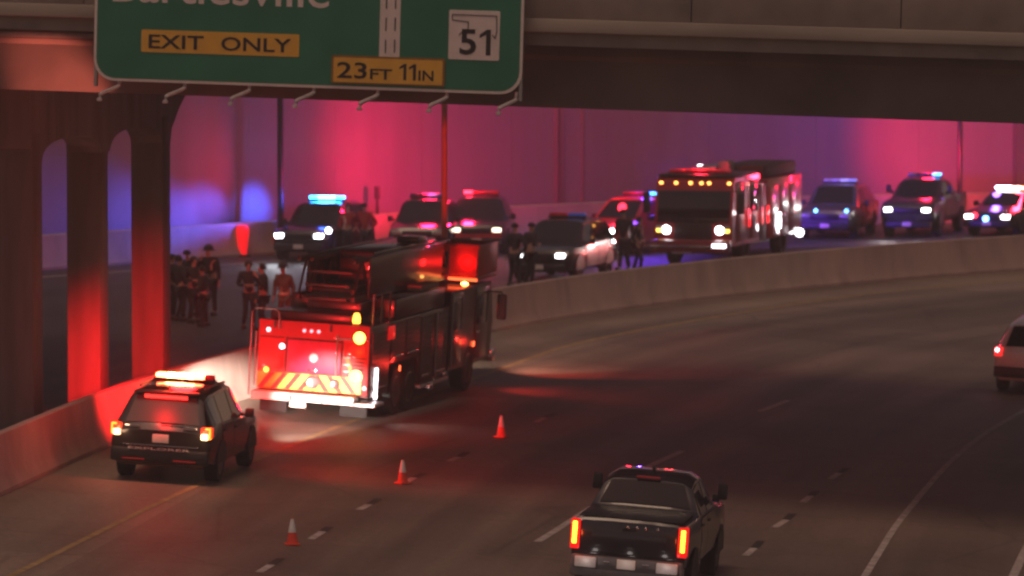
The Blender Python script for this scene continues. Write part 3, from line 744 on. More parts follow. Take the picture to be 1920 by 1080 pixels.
for a, b_ in ((-1.23, -.36), (-.33, .35), (.38, 1.05)): bx('reflective_strip', WREF, tb, a, b_, -.432, -.421, .43, .60, .003)
bx('tow_hook', BLK(), tb, -.36, -.32, -.46, -.43, .42, .56, .006)
bx('corner_step', PLT, T, .95, 1.5, -.3, .5, .40, .47, .012)
bx('license_plate', SW, T, -.36, .0, -.40, -.38, .30, .42)
bx('mud_flap', RUB(), T, -1.2, -.6, .2, .24, .12, .5); bx('mud_flap', RUB(), T, .6, 1.2, .2, .24, .12, .5)
def disc(name, x, y, z, r, m, parent=T):
    return MB().lathe([(.01, -.05), (r * .8, -.045), (r, -.02), (r, .0)], c=(x, y, z), axis='y', n=18).build(name, m, parent)
for x, z, r, c, st in ((1.02, 1.86, .13, (1, .46, .05), 12), (.98, 1.02, .135, (1, .50, .06), 12), (-1.02, 1.90, .05, (1, .4, .45), 5), (-.70, 1.56, .06, (1, .62, .72), 9), (-1.03, 1.03, .06, (1, .4, .04), 6), (1.18, .78, .035, (1, .4, .4), 5)):
    d_ = disc('warning_lamp', x, -.004, z, r, glow(c, st)); MB().lathe([(r + .025, -.02), (r + .03, 0)], c=(x, -.002, z), axis='y', n=18).build('lamp_bezel', CHR(), d_)
for x in (-.22, -.06, .10): disc('marker_lamp', x, -.004, 1.93, .035, glow((1, .25, .3), 4))
GAP = mat('dark_gap', (.02, .004, .004), .7)
for (xa, xc, za, zc) in ((-.62, -.585, 1.0, 1.78), (.625, .66, 1.0, 1.78), (-.62, .66, 1.725, 1.76), (-1.20, -.66, 1.74, 1.765), (.70, 1.20, 1.40, 1.425)):
    bx('panel_gap', GAP, rp, xa, xc, -.004, -.001, za, zc)
for (xa, xc, za, zc) in ((-1.18, -.68, 1.06, 1.72), (.70, 1.18, 1.44, 1.72)):
    d_ = bx('compartment_door', FRED, T, xa, xc, -.022, -.002, za, zc, .008); bx('latch', CHR(), d_, xa + .06, xa + .14, -.04, -.023, za + .04, za + .09, .006)
for i, z in enumerate((1.1, 1.25, 1.4)):
    st_ = bx('folding_step', PLT, T, .70, .84, -.09, -.003, z, z + .03, .006)
for z in (1.16, 1.24, 1.32): bx('ladder_chute_bar', GAP, T, .90, 1.14, -.014, -.002, z, z + .03)
for x in (-.9, .35): bx('hose_strap', BLK(), T, x, x + .05, -.03, -.003, 1.95, 2.11, .004)
bx('rear_crossbar', CHR(), T, .45, 1.24, -.03, -.005, 1.80, 1.83, .006)
bc = MB().lathe([(.08, .0), (.085, .1), (.06, .2), (.02, .22)], c=(.86, .25, 2.15), n=14).build('beacon', glow((1, .30, .03), 9), T)
bx('beacon_stand', BLK(), bc, .80, .92, .19, .31, 2.105, 2.15)
# rails
for (xa, xc) in ((-1.3, -.72),):
    MB().tube([(xa, -.38, .5), (xa, -.38, 2.3), (xa + .06, -.36, 2.38), (xc - .06, -.3, 2.38), (xc, -.3, 2.30), (xc, -.2, 1.95)], .018, 8).build('grab_rail', STL(), T)
MB().tube([(.55, -.1, 1.0), (.55, -.1, 1.9)], .018, 8).build('grab_rail', STL(), T)
MB().tube([(-1.28, -.06, .7), (-1.28, -.06, 1.85)], .02, 8).build('grab_rail', STL(), T)
for y in (.5, 1.2, 1.9): MB().tube([(1.16, y, 2.1), (1.16, y, 2.75)], .025, 8).build('grab_rail', STL(), T)
MB().tube([(1.16, .5, 2.75), (1.16, 1.9, 2.75)], .022, 8).build('grab_rail', STL(), T)
# side: shutters, lamps, rails
for s in (-1, 1):
    for ya, yb, za in ((.2, 1.68, .66), (1.82, 3.0, 1.24), (3.08, 4.28, 1.24), (4.44, 5.55, .62), (5.63, 6.82, .62)):
        rd_ = bx('roller_door', ROLL, T, *sorted((s * 1.242, s * 1.256)), ya, yb, za, 2.03, .004)
        bx('bar_handle', CHR(), rd_, *sorted((s * 1.258, s * 1.285)), ya + .15, yb - .15, za + .05, za + .09, .006)
        n = int((2.0 - za) / .125)
        for k in range(n):
            bx('shutter_slat', ROLL, rd_, *sorted((s * 1.257, s * 1.263)), ya + .03, yb - .03, za + .16 + k * .115, za + .16 + k * .115 + .09)
    for y, r0, r1 in ((5.59, .5, 2.05), (7.0, .7, 2.35)): MB().tube([(s * 1.31, y, r0), (s * 1.31, y, r1)], .024, 8).build('side_rail', CHR(), T)
    for y, z in ((2.6, 1.02), (9.3, 1.06)):
        bx('side_marker', glow((1, .10, .03), 6), T, *sorted((s * 1.258, s * 1.275)), y - .04, y + .04, z - .06, z + .06, .006)
    bx('light_strip', glow((1, .9, .95), 7), T, *sorted((s * 1.258, s * 1.30)), .50, .64, .50, 1.18, .015)
    bx('side_step', PLT, T, *sorted((s * .9, s * 1.3)), 4.4, 6.9, .42, .5, .01)
    bx('outrigger_foot', CHR(), T, *sorted((s * 1.05, s * 1.34)), 5.1, 5.45, .34, .46, .02)
    bx('fuel_cap', CHR(), T, *sorted((s * 1.2, s * 1.29)), 6.6, 6.75, .5, .62, .02)
bx('red_reflection', glow((1, .01, .01), .55), T, 1.258, 1.29, 1.45, 1.95, 1.72, 2.02, .01)  # red reflection on the body side, put in as a glowing plate
wheels(T, .53, .34, 1.07, (2.45, 3.6, 8.95))
# cab
cabpts = [(7.05, .6), (11.0, .6), (11.15, 1.5), (10.85, 2.42), (7.05, 2.42)]
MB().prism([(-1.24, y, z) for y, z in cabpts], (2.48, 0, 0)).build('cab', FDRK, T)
bx('windshield', GLS(), T, -1.1, 1.1, 11.0, 11.12, 1.55, 2.3, .02)
for s in (-1, 1):
    for ya, yb in ((7.25, 8.05), (9.5, 10.5)):
        cdoor = bx('cab_door', FDRK, T, *sorted((s * 1.242, s * 1.26)), ya - .1, yb + .1, .7, 2.35, .01)
        bx('cab_window', GLS(), cdoor, *sorted((s * 1.262, s * 1.27)), ya, yb, 1.5, 2.25, .01)
        bx('handle', CHR(), cdoor, *sorted((s * 1.262, s * 1.30)), ya, ya + .2, 1.3, 1.35, .01)
    mm = MB(); mm.box(*sorted((s * 1.45, s * 1.68)), 10.6, 10.72, 1.55, 2.15, .04); mm.tube([(s * 1.24, 10.6, 2.2), (s * 1.56, 10.64, 2.2), (s * 1.56, 10.64, 2.1)], .02, 6); mm.build('side_mirror', BLK(), T)
    bx('front_bumper_end', CHR(), T, *sorted((s * .9, s * 1.25)), 11.2, 11.6, .5, .78, .03)
bx('front_bumper', PLT, T, -.9, .9, 11.2, 11.62, .5, .78, .03)
bx('mirror_glass', mat('mirror_glass', (.5, .5, .52), .08, 1.0), T, 1.47, 1.66, 10.58, 10.598, 1.58, 2.12)
# aerial: turntable, ladder, bucket
MB().lathe([(.95, 1.86), (.95, 2.12), (.85, 2.2)], c=(0, 2.2, 0), n=28).build('turntable', STL(), T)
bx('pedestal', FDRK, T, -.62, .62, 1.5, 3.0, 2.2, 2.5, .04)
bx('hose_box', FDRK, T, -1.1, .72, .35, 1.45, 2.1, 2.3, .03)
zA = lambda y: 2.55 + (y - .6) * .012
def section(xh, y0, y1, zoff, hgt, nm, m):
    root_ = bx(nm, m, T, -xh - .05, -xh + .05, y0, y1, zA(y0) + zoff, zA(y0) + zoff + .12, .015)
    mm = MB(); mm.box(xh - .05, xh + .05, y0, y1, zA(y0) + zoff, zA(y0) + zoff + .12, .015)
    for s in (-1, 1):
        mm.box(s * xh - .04, s * xh + .04, y0, y1, zA(y0) + zoff + hgt - .09, zA(y0) + zoff + hgt, .015)
        y = y0 + .1; k = 0
        while y < y1 - .7:
            mm.tube([(s * xh, y, zA(y0) + zoff + .1), (s * xh, y + .55, zA(y0) + zoff + hgt - .05)] if k % 2 == 0 else [(s * xh, y, zA(y0) + zoff + hgt - .05), (s * xh, y + .55, zA(y0) + zoff + .1)], .028, 6)
            y += .58; k += 1
    mm.build('ladder_truss', m, root_)
    y = y0 + .15
    while y < y1:
        MB().tube([(-xh + .05, y, zA(y0) + zoff + .06), (xh - .05, y, zA(y0) + zoff + .06)], .025, 6).build('rung', ALU(), root_); y += .36 if y < 3 else 1.1
LADM = mat('aerial_paint', (.05, .03, .03), .4, .3, var=.1)
section(.62, .7, 8.6, 0, .92, 'ladder_base_section', LADM)
section(.48, 1.2, 9.6, .12, .76, 'ladder_fly_section', LADM)
for k in range(3): bx('end_rung_plate', LADM, T, -.5, .5, .66 + .18 * k, .72 + .18 * k, 2.56 + .28 * k, 2.62 + .28 * k, .01)
for s in (-1, 1): bx('side_board', FDRK, T, *sorted((s * .685, s * .72)), 1.7, 8.1, 2.58, 3.46, .01)
bx('aerial_cover', FDRK, T, -.40, .40, 3.2, 8.8, 2.75, 3.5, .06)
bx('light_tower', FDRK, T, .1, .62, 6.2, 7.0, 3.51, 3.66, .04)
bx('roof_locker', FDRK, T, .74, 1.2, 2.3, 6.6, 2.12, 2.55, .03); bx('roof_locker', FDRK, T, -1.2, -.74, 2.3, 6.6, 2.12, 2.55, .03)
bx('hose_tray', mat('pale_hose', (.42, .33, .28), .8), T, .76, 1.1, 4.8, 6.4, 2.56, 2.68, .03)
BRED = mat('bucket_red', (.55, .02, .02), .4, var=.05)
bu = MB(); bu.box(-.75, 1.2, 9.5, 11.5, 2.5, 2.6, .02)
for (xa, xc, ya, yc) in ((1.14, 1.2, 9.5, 11.5), (-.75, -.69, 9.5, 11.5), (-.69, 1.14, 9.5, 9.56), (-.69, 1.14, 11.44, 11.5)): bu.box(xa, xc, ya, yc, 2.604, 3.32, .015)
bu = bu.build('bucket', BRED, T)
bx('bucket_rim', BRED, bu, -.8, 1.25, 9.42, 9.49, 3.25, 3.36, .02)
bx('bucket_window', GLS(), bu, .05, .5, 9.48, 9.496, 2.75, 3.15, .01)
bx('bucket_strip', glow((1, .12, .03), 3.5), bu, .55, 1.24, 9.40, 9.44, 2.50, 2.56, .008)
bl = disc('bucket_lamp', .95, 9.42, 2.38, .1, glow((1, .45, .1), 14), bu)
bx('bucket_post', ALU(), bu, .50, .54, 9.42, 9.46, 2.5, 3.3)
lamp(T, 'POINT', (1.0, 9.36, 2.9), (1, .012, .012), 9, radius=.12)
lamp(T, 'SPOT', (-.3, 11.45, 3.6), (1, .02, .01), 6500, to=(-2.75, 24.3, 4.3), size=15, blend=.6, radius=.06)
lamp(T, 'POINT', (-.5, -1.2, 1.7), (1, .008, .012), 30, radius=.15)  # added floating lamp that washes the rear panel red
lamp(T, 'POINT', (1.0, -.35, 1.5), (1, .20, .02), 9, radius=.1)
lamp(T, 'SPOT', (1.35, 11.7, 1.3), (1, .08, .04), 1800, to=(4, 22, .7), size=75, blend=1, radius=.1)
for s in (-1, 1): lamp(T, 'SPOT', (.95 * s, 11.7, .95), (1, .72, .52), 2300, to=(.95 * s + 2.5, 26, 0), size=44, blend=1, radius=.08, name='headlight_beam')
lamp(T, 'SPOT', (1.35, 9.4, 1.2), (1, .04, .025), 200, to=(6, 11, -1), size=95, blend=1, radius=.1)
lamp(T, 'POINT', (1.6, 2.6, 1.1), (1, .03, .02), 9, radius=.06)
lamp(T, 'POINT', (1.6, 9.3, 1.1), (1, .03, .02), 9, radius=.06)
lamp(T, 'SPOT', (1.4, .6, .9), (1, .92, .95), 25, to=(2.6, .3, 0), size=90, blend=.9, radius=.06)

# ------------------------------------------------------------------ fire engine facing us on the far carriageway
hE = R(180 + 17)
E0 = G(1300, 499)
E_ = thing('fire_engine', 'red fire engine facing the camera with amber roof lamps, beyond the median barrier', 'fire truck', E0, -hE)
ERED = mat('engine_red_paint', (.30, .014, .02), .3, coat=.5, var=.08)
# local: front face at y=0, body runs to y=-9
MB().prism([(-1.25, y, z) for y, z in ((0, .62), (.0, 1.55), (-.22, 2.62), (-.4, 2.76), (-3.4, 2.76), (-3.4, .62))], (2.5, 0, 0)).build('cab', ERED, E_)
MB().prism([(-1.16, y, z) for y, z in ((.012, 1.36), (.012, 1.56), (-.198, 2.50), (-.238, 2.50), (-.03, 1.36))], (2.32, 0, 0)).build('windshield', GLS(), E_)
bx('grille', BLK(), E_, -.62, .62, .002, .04, .72, 1.36, .015)
bx('roof_cap', mat('roof_black', (.02, .012, .014), .4), E_, -1.22, 1.22, -3.3, -.3, 2.762, 2.86, .04)
for x in (-1.1, -.45, -.2, .15, .62, 1.1): bx('marker_lamp', glow((1, .42, .08), 7), E_, x - .05, x + .05, -.225, -.18, 2.55, 2.63, .01)
bp_ = bx('bumper', mat('bumper_red', (.20, .015, .02), .35, coat=.4), E_, -1.25, 1.25, .05, .62, .46, .84, .04)
bx('bumper_trim', CHR(), bp_, -1.22, 1.22, .622, .64, .60, .68, .006)
bx('bumper_lamp', glow((1, .85, .95), 7), bp_, -1.22, -.78, .642, .67, .62, .74, .01)
bx('bumper_step', ALU(), bp_, -.1, .5, .64, .75, .42, .48, .006)
for s in (-1, 1):
    h_ = bx('headlight_housing', CHR(), E_, *sorted((s * .72, s * 1.2)), .002, .05, .98, 1.28, .015)
    MB().lathe([(.01, .05), (.11, .045), (.13, .02), (.13, 0)], c=(s * .86, .052, 1.13), axis='y', n=16).build('headlight', glow((1, .92, .95), 22), h_)
    bx('turn_signal', glow((1, .55, .08), 6), h_, *sorted((s * 1.03, s * 1.18)), .052, .075, 1.06, 1.16, .01)
    m = MB(); m.box(*sorted((s * 1.42, s * 1.64)), -.1, .02, 1.65, 2.3, .03); m.tube([(s * 1.24, -.12, 2.35), (s * 1.53, -.05, 2.35), (s * 1.53, -.05, 2.25)], .02, 6); m.build('side_mirror', BLK(), E_)
    for ya, yb in ((-1.45, -.5), (-3.2, -2.2)):
        d_ = bx('cab_door', ERED, E_, *sorted((s * 1.252, s * 1.268)), ya, yb, .75, 2.6, .01); bx('cab_window', GLS(), d_, *sorted((s * 1.27, s * 1.28)), ya + .08, yb - .08, 1.6, 2.45, .01)
    for ya, yb in ((-8.8, -7.3), (-7.2, -6.0), (-5.9, -4.7)):
        d_ = bx('roller_door', ERED, E_, *sorted((s * 1.252, s * 1.266)), ya, yb, .7 if ya < -7.2 or ya > -6 else 1.25, 2.3, .004)
        bx('bar_handle', CHR(), d_, *sorted((s * 1.268, s * 1.29)), ya + .1, yb - .1, 1.3, 1.34, .006)
    for y, c, st in ((-2.0, (1, .01, .02), 2.2), (-3.62, (1, .01, .02), 2.2), (-4.4, (1, .01, .02), 2.0)): bx('side_warning_lamp', glow(c, st), E_, *sorted((s * 1.27, s * 1.30)), y - .12, y + .12, 1.15, 1.7, .01)
    MB().tube([(s * 1.30, -3.5, .8), (s * 1.30, -3.5, 2.5)], .025, 6).build('grab_rail', CHR(), E_)
    MB().tube([(s * 1.30, -1.75, .8), (s * 1.30, -1.75, 2.5)], .025, 6).build('grab_rail', CHR(), E_)
bx('body', ERED, E_, -1.25, 1.25, -9, -4.52, .62, 2.55, .03); bx('pump_panel', mat('pump_panel_dark', (.06, .05, .06), .45, .5), E_, -1.22, 1.22, -4.5, -3.42, .62, 2.4, .02)
bx('chassis_frame', BLK(), E_, -.5, .5, -9, 0, .4, .61)
lb = bx('light_bar', BLK(), E_, -1.0, 1.0, -1.0, -.6, 2.865, 2.9, .01)
for i in range(4): bx('bar_lens', glow((.4, .0, .02), .3), lb, -.98 + .49 * i, -.52 + .49 * i, -.98, -.62, 2.902, 3.0, .03)
bx('ladder_rack', ALU(), E_, .5, 1.2, -8.8, -4.6, 2.56, 2.92, .02); bx('hose_cover', mat('hose_cover', (.03, .02, .02), .7), E_, -1.1, .45, -8.8, -4.6, 2.56, 2.98, .06)
bx('deck_gun', STL(), E_, -.2, .2, -4.3, -3.7, 2.42, 3.15, .05)
bx('scene_lamp', glow((1, .9, .95), 9), E_, 1.1, 1.24, -5.2, -5.05, 2.83, 2.95, .02)
bx('ground_lamp', glow((1, .92, .95), 14), E_, -1.31, -1.26, -6.0, -5.8, .9, 1.4, .02)
disc('tail_scene_lamp', -1.28, -8.6, .62, .13, glow((1, .92, .95), 18), E_)
wheels(E_, .53, .34, 1.07, (-1.75, -6.6))
lamp(E_, 'POINT', (0, -.8, 3.3), (1, .02, .05), 260, radius=.2)
for s in (-1, 1): lamp(E_, 'SPOT', (s * .86, .12, 1.13), (1, .93, .9), 230, to=(s * .86 + 1.5, 12, .2), size=46, blend=1, radius=.1, name='headlight_beam')
lamp(E_, 'SPOT', (-.8, .7, .9), (1, .05, .04), 260, to=(-1.5, 16, .0), size=90, blend=.9, radius=.1)
lamp(E_, 'POINT', (-1.9, -4.5, 1.5), (1, .05, .12), 8, radius=.1)

# ------------------------------------------------------------------ far police cars and the rest
def far_car(name, label, cat, kind, px, py, yaw, paint, door=None, head=None, bar=None, tail=None, group='emergency vehicles on the far carriageway'):
    h = R(180 + yaw); f = KINDS[kind]['front']
    return make_car(name, label, cat, kind, G(px, py) - heading_vec(h) * f, h, paint, door, group, head=head, bar=bar, tail=tail)
def beam(root, kind, power, color=(1, .94, .9), dist=12):
    K = KINDS[kind]
    for s in (-1, 1): lamp(root, 'SPOT', (.66 * s, K['front'] + .08, K['hz']), color, power, to=(.66 * s, K['front'] + dist, 0), size=60, blend=.7, radius=.06, name='headlight_beam')
BB = [((.02, .28, 1), 26), ((.05, .42, 1), 45), ((.05, .45, 1), 45), ((.02, .28, 1), 26)]
fa = far_car('police_suv', 'police SUV with a bright blue light bar, facing the camera before the wall', 'police car', 'suv', 560, 490, 16, NAVY, NAVY, head=((.93, .95, 1), 24), bar=BB)
disc('spot_lamp', -.93, 2.3, .98, .09, glow((.95, .95, 1), 20), fa)
lamp(fa, 'POINT', (0, -.45, 2.15), (.03, .12, 1), 60, radius=.25)
lamp(fa, 'SPOT', (.3, -.5, 2.3), (1, .012, .05), 650, to=(6.0, 3.5, 3.4), size=100, blend=1, radius=.2); beam(fa, 'suv', 160, (.9, .93, 1))
for to_ in ((3.96, -1.97, 1.0), (4.17, .75, 1.0), (4.4, 2.6, 1.0), (5.2, 5.2, 1.1)): lamp(fa, 'SPOT', (-.3, -.5, 2.1), (.04, .10, 1), 4200, to=to_, size=38, blend=1, radius=.2)
fb = far_car('dark_suv', 'black SUV with unlit headlights, left of the red lit pole', 'car', 'suv', 782, 484, 6, BLKP, bar=[((.05, .1, .3), .3), ((.1, .3, .8), .6), ((.05, .05, .05), 0.), ((.05, .05, .05), 0.)])
lamp(fb, 'POINT', (0, -.8, 2.3), (1, .010, .06), 420, radius=.3)
lamp(fb, 'SPOT', (0, -.2, 2.25), (1, .012, .085), 3400, to=(.2, -8, 3.4), size=125, blend=.9, radius=.3)
fc = far_car('dark_suv', 'dark SUV with a red roof lamp and warm headlights, right of the red lit pole', 'car', 'suv', 893, 478, 3, BLKP, head=((1, .82, .60), 5), bar=[((.2, 0, 0), .2), ((.2, 0, 0), .2), ((.3, 0, 0), .3), ((1, .03, .06), 9)])
lamp(fc, 'POINT', (.5, -.5, 2.3), (1, .012, .08), 300, radius=.2)
fd = far_car('patrol_car', 'black and white patrol SUV with white doors, behind two standing officers', 'police car', 'suv', 1010, 530, 18, BLKP, mat('worn_white_door_paint', (.42, .41, .42), .35, coat=.4), head=((.96, .96, 1), 12), bar=[((.02, .1, .5), .2), ((.02, .1, .5), .2), ((.3, .0, .0), .2), ((.3, .0, .0), .2)])
fe = far_car('command_suv', 'red command SUV with two headlights on, between the patrol car and fire engine', 'car', 'suv', 1112, 479, 32, REDP2, head=((1, .95, .95), 20), bar=[((.05, .35, 1), 8), ((.3, .0, .0), .4), ((.5, .0, .02), .6), ((.3, .0, .0), .4)])
beam(fe, 'suv', 350); lamp(fe, 'POINT', (-.4, -.45, 2.3), (.12, .04, 1), 600, radius=.25)
lamp(fe, 'SPOT', (-.3, -.7, 2.2), (.15, .04, 1), 7500, to=(-2.5, -7, 3.9), size=100, blend=1, radius=.2)
lamp(fe, 'POINT', (.4, .6, 2.2), (1, .02, .05), 60, radius=.15)
fg = far_car('police_suv', 'dark police SUV with two small blue lamps, parked right of the fire engine', 'police car', 'suv', 1546, 449, 14, mat('grey_blue_car_paint', (.06, .06, .075), .3, coat=.5), NAVY, bar=[((.25, .25, .8), 1.0), ((.4, .35, .9), 1.2), ((.3, .2, .6), .7), ((.3, .2, .5), .5)])
for x, y in ((.3, 2.45), (-.75, 2.4)): disc('strobe_lamp', x, y + .1, .98, .06, glow((.1, .38, 1), 12), fg)
lamp(fg, 'SPOT', (0, -.6, 2.1), (.12, .04, 1), 500, to=(-2, -7, 3), size=110, blend=1, radius=.2); lamp(fg, 'POINT', (0, 3.6, 1.5), (.15, .2, 1), 1.5, radius=.1)
fh = far_car('pickup_truck', 'dark pickup with one bright headlight and a blue roof lamp, beside the thin pole', 'pickup truck', 'pickup', 1700, 446, 16, NAVY, head=((1, .95, .88), 16), bar=[((.06, .35, 1), 8), ((.03, .03, .1), .1), ((.03, .03, .1), .1), ((.2, .1, .15), .3)])
beam(fh, 'pickup', 70); lamp(fh, 'POINT', (0, -.8, 2.6), (1, .012, .05), 240, radius=.25)
lamp(fh, 'SPOT', (.2, -.4, 2.3), (1, .010, .03), 3900, to=(.6, -6, 2.9), size=72, blend=.9, radius=.2)
fi = far_car('police_car', 'police car with a dazzling white and red light bar at the right edge', 'police car', 'sedan', 1850, 444, 24, NAVY, head=((1, .93, .92), 18), bar=[((1, .2, .1), 25), ((1, .55, .4), 45), ((1, .85, 1), 60), ((.62, .62, 1), 60)])
disc('strobe_lamp', .02, 2.52, .62, .1, glow((.12, .42, 1), 14), fi); disc('strobe_lamp', .42, 2.5, .74, .09, glow((1, .02, .03), 9), fi)
lamp(fi, 'POINT', (-.3, -.25, 1.95), (1, .02, .05), 280, radius=.2); lamp(fi, 'POINT', (.6, .0, 1.95), (.25, .1, 1), 60, radius=.15)

# ------------------------------------------------------------------ people
def skin_obj(name, nodes, edges, m, parent, lvl=1, root=0):
    me = bpy.data.meshes.new(name); me.from_pydata([n[0] for n in nodes], edges, []); o = link(name, me, parent)
    md = o.modifiers.new('skin', 'SKIN'); md.use_smooth_shade = True
    for i, sv in enumerate(me.skin_vertices[0].data): sv.radius = (nodes[i][1], nodes[i][1] * nodes[i][2] if len(nodes[i]) > 2 else nodes[i][1]); sv.use_root = i == root
    if lvl: s = o.modifiers.new('sub', 'SUBSURF'); s.levels = lvl; s.render_levels = lvl
    bpy.context.view_layer.update()
    dg = bpy.context.evaluated_depsgraph_get(); nm = bpy.data.meshes.new_from_object(o.evaluated_get(dg))
    o.modifiers.clear(); o.data = nm; nm.materials.clear(); nm.materials.append(m)
    nm.polygons.foreach_set('use_smooth', [True] * len(nm.polygons)); return o
SKIN = mat('skin', (.42, .26, .19), .6); DUNI = mat('dark_uniform', (.016, .015, .018), .8); DTRO = mat('dark_trousers', (.018, .016, .018), .85)
TAN = mat('tan_turnout_coat', (.15, .10, .075), .85); HAIR = mat('dark_hair', (.02, .014, .01), .8); REFL = mat('reflective_band', (.7, .68, .55), .4)
RVES = mat('red_vest', (.28, .015, .02), .7)
def person(label, px, py, face, jacket=DUNI, trousers=DTRO, hat='cap', pose='stand', hgt=1.78, band=False, group='people standing around the emergency vehicles'):
    root = thing('person', label, 'person', G(px, py), -R(face), group); k = hgt / 1.78; root.scale = (k, k, k)
    rnd = random.Random(int(px * 7 + py)); hipx = rnd.uniform(-.05, .05); tw = rnd.uniform(-.05, .05); lean = rnd.uniform(-.03, .07); bend = rnd.choice((-1, 1)); hx = rnd.uniform(-.03, .03)
    st = .13 if pose != 'walk' else .1
    fy = .18 if pose == 'walk' else .03
    ARMS = {'stand': ((.26, -.03, 1.14), (.27, .07, .90)), 'cross': ((.27, -.02, 1.16), (.10, .24, 1.16)), 'hips': ((.38, -.08, 1.16), (.24, .06, 1.0)), 'point': ((.27, .12, 1.22), (.2, .40, 1.30)), 'walk': ((.26, -.06, 1.14), (.26, .1, .92)), 'phone': ((.30, .10, 1.20), (.14, .22, 1.46)), 'hang': ((.24, -.05, 1.14), (.25, -.02, .89))}
    other = rnd.choice(('stand', 'hang', 'hips', 'phone')) if pose != 'cross' else 'cross'
    arms = {1: ARMS[pose], -1: ARMS[other]}
    nodes, ed = [], []
    def add(p, r, par=None, fl=1.):
        nodes.append((Vector(p), r, fl)); i = len(nodes) - 1
        if par is not None: ed.append((par, i))
        return i
    def reset(): nodes.clear(); ed.clear()
    # body: one continuous mesh
    pe = add((hipx, 0, .96), .13); wa = add((hipx * .6, lean * .3, 1.12), .12, pe); ch = add((0, lean, 1.33), .145, wa); nb = add((0, lean, 1.49), .07, ch); nk = add((0, .01 + lean, 1.55), .052, nb); hd = add((hx * .5, .025 + lean, 1.635), .082, nk); tp = add((hx, .01 + lean, 1.73), .075, hd)
    add((hx * .5, .118 + lean, 1.635), .014, hd)
    for s in (-1, 1):
        f = fy * s
        kb = .07 if s == bend else 0; arm = arms[s]; hp = add((.10 * s + hipx, 0, .88), .085, pe); kn = add((.11 * s + hipx * .6, .03 + kb + f * .6, .49), .058, hp); an = add((st * s, -.02 + f, .10), .04, kn); add((st * s * 1.1, .13 + f, .045), .038, an)
        shd = add((.19 * s, -.01 + lean + tw * s, 1.44), .062, ch); el = add((arm[0][0] * s, arm[0][1], arm[0][2]), .043, shd); wr_ = add((arm[1][0] * s, arm[1][1], arm[1][2]), .028, el)
        d = (Vector((arm[1][0] * s, arm[1][1], arm[1][2])) - Vector((arm[0][0] * s, arm[0][1], arm[0][2]))).normalized(); sd = d.cross(Vector((1, 0, 0))).normalized()
        w0 = nodes[wr_][0]; pm = add(w0 + d * .07, .030, wr_)
        for j, ln in enumerate((.085, .095, .09, .07)):
            a1 = add(w0 + d * .10 + sd * (.028 - .019 * j), .010, pm); a2 = add(w0 + d * (.10 + ln * .55) + sd * (.030 - .020 * j), .009, a1); add(w0 + d * (.10 + ln * .9) + sd * (.030 - .020 * j) + Vector((-s * .02, 0, 0)), .008, a2)
        t1 = add(w0 + d * .05 + sd * .045, .011, pm); add(w0 + d * .09 + sd * .06, .010, t1)
    skin_obj('body', list(nodes), list(ed), SKIN, root)
    reset()
    pe = add((hipx, 0, .90), .165, None, .8); wa = add((hipx * .6, lean * .3, 1.12), .155, pe, .8); ch = add((0, lean, 1.33), .178, wa, .85); add((0, -.01 + lean, 1.50), .085, ch)
    for s in (-1, 1):
        arm = arms[s]; shd = add((.195 * s, -.01 + lean + tw * s, 1.44), .082, ch); el = add((arm[0][0] * s, arm[0][1], arm[0][2]), .062, shd); w0 = Vector((arm[1][0] * s, arm[1][1], arm[1][2])); e0 = Vector((arm[0][0] * s, arm[0][1], arm[0][2])); add(w0.lerp(e0, .08), .046, el)
    jk = skin_obj('jacket', list(nodes), list(ed), jacket, root)
    reset()
    pe = add((hipx, 0, .94), .15)
    for s in (-1, 1):
        f = fy * s; kb = .07 if s == bend else 0; hp = add((.10 * s + hipx, 0, .86), .10, pe); kn = add((.11 * s + hipx * .6, .03 + kb + f * .6, .49), .074, hp); add((st * s, -.02 + f, .10), .062, kn)
    skin_obj('trousers', list(nodes), list(ed), trousers, root)
    for s in (-1, 1):
        f = fy * s; bx('boot', BLK(), root, *sorted((s * (st - .05), s * (st + .07))), -.10 + f, .20 + f, 0, .11, .035)
        bx('eye', BLK(), root, *sorted((hx * .5 + s * .025, hx * .5 + s * .045)), .098 + lean, .108 + lean, 1.650, 1.662)
    if hat == 'cap':
        m = MB(); m.lathe([(.098, 1.675), (.112, 1.70), (.108, 1.745), (.06, 1.79), (.01, 1.795)], c=(hx, .012 + lean, 0), n=16); m.box(-.07 + hx, .07 + hx, .09 + lean, .19 + lean, 1.675, 1.69, .006); m.build('cap', DUNI, root)
    elif hat == 'helmet':
        MB().lathe([(.175, 1.675), (.18, 1.685), (.128, 1.70), (.125, 1.76), (.07, 1.82), (.01, 1.83)], c=(hx, .01 + lean, 0), n=18).build('helmet', HAIR, root)
    else:
        MB().lathe([(.088, 1.63), (.102, 1.68), (.098, 1.74), (.05, 1.785), (.01, 1.79)], c=(hx, -.012 + lean, 0), n=16).build('hair', HAIR, root)
    if band:
        MB().lathe([(.172, .98), (.172, 1.03)], n=18).build('reflective_band', REFL, root)
    return root
person('person in dark clothes with hand on hip, just right of the nearest column edge', 338, 603, 60, hat='hair', pose='hips')
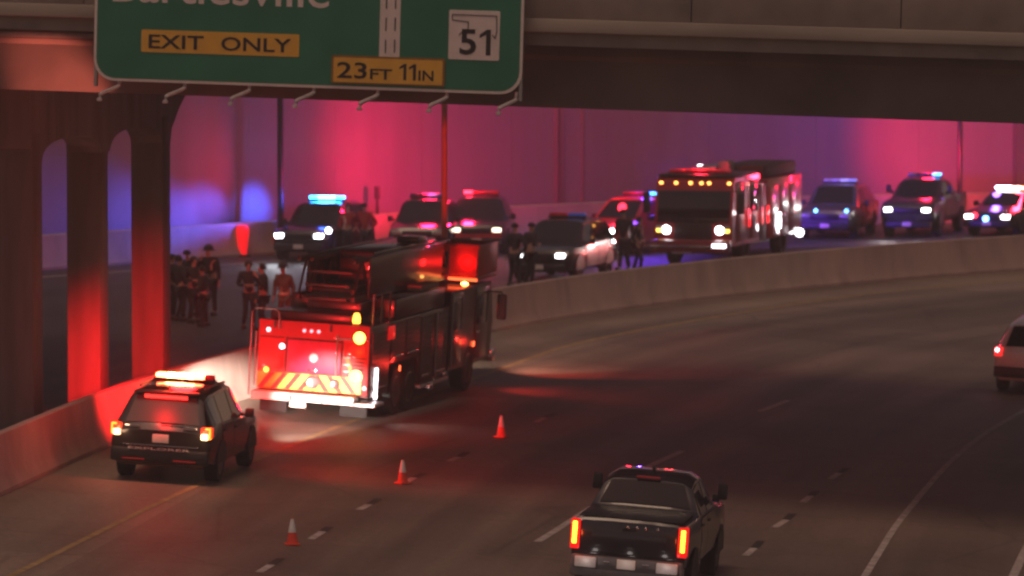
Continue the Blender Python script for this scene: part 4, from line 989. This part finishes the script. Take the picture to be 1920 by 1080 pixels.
person('person half hidden by the nearest column edge, in dark clothes', 322, 600, 120, hat='hair', pose='stand')
person('person in dark clothes behind the others in the group by the columns', 352, 592, 170, hat='cap', pose='hang')
person('person in dark jacket standing second from the columns', 364, 606, 150, hat='hair', pose='cross')
person('tall person in dark jacket and helmet with raised hand, beside the columns', 393, 592, 200, hat='helmet', pose='phone', hgt=1.9)
person('short person in dark clothes standing just in front of the tall helmeted one', 384, 612, 300, hat='hair', pose='stand', hgt=1.6)
person('officer in a dark uniform facing the fire truck, left of its rear', 466, 616, 170, hat='hair', pose='cross')
person('person in dark coat talking close beside the officer at the truck rear', 494, 622, 250, hat='hair', pose='stand')
person('firefighter in a brown turnout coat and dark helmet beside the ladder', 533, 622, 200, TAN, TAN, 'helmet', 'stand', band=True)
person('person in red vest in front of the blue lit police car', 652, 486, 170, RVES, DTRO, 'hair', 'stand')
person('person in red vest and cap just above the truck roof', 684, 486, 200, RVES, DTRO, 'cap', 'hips')
person('officer in dark uniform standing at the left corner of the patrol car', 965, 537, 20, hat='cap', pose='hips', hgt=1.85)
person('officer in dark uniform in front of the patrol car grille', 992, 535, 60, hat='cap', pose='cross', hgt=1.85)
person('officer with dark cap standing behind the white doors of the patrol car', 1170, 508, 200, hat='cap', pose='stand', hgt=1.9)
person('shorter person in dark clothes left of the fire engine bumper', 1196, 510, 120, hat='hair', pose='walk', hgt=1.7)

# ------------------------------------------------------------------ thin night haze round the whole place
hz = MB().box(-720, 720, -320, 1220, -2.7, 12.5).build('haze', [], None, 0); tag(hz, kind='stuff')
hm = bpy.data.materials.new('haze_air'); hm.use_nodes = True; nt_ = hm.node_tree; nt_.nodes.clear()
vo_ = nt_.nodes.new('ShaderNodeVolumePrincipled'); om_ = nt_.nodes.new('ShaderNodeOutputMaterial')
vo_.inputs['Color'].default_value = (.9, .87, .85, 1); vo_.inputs['Density'].default_value = .0012; vo_.inputs['Anisotropy'].default_value = .3
nt_.links.new(vo_.outputs[0], om_.inputs['Volume']); hz.data.materials.append(hm)
SC.cycles.volume_bounces = 0
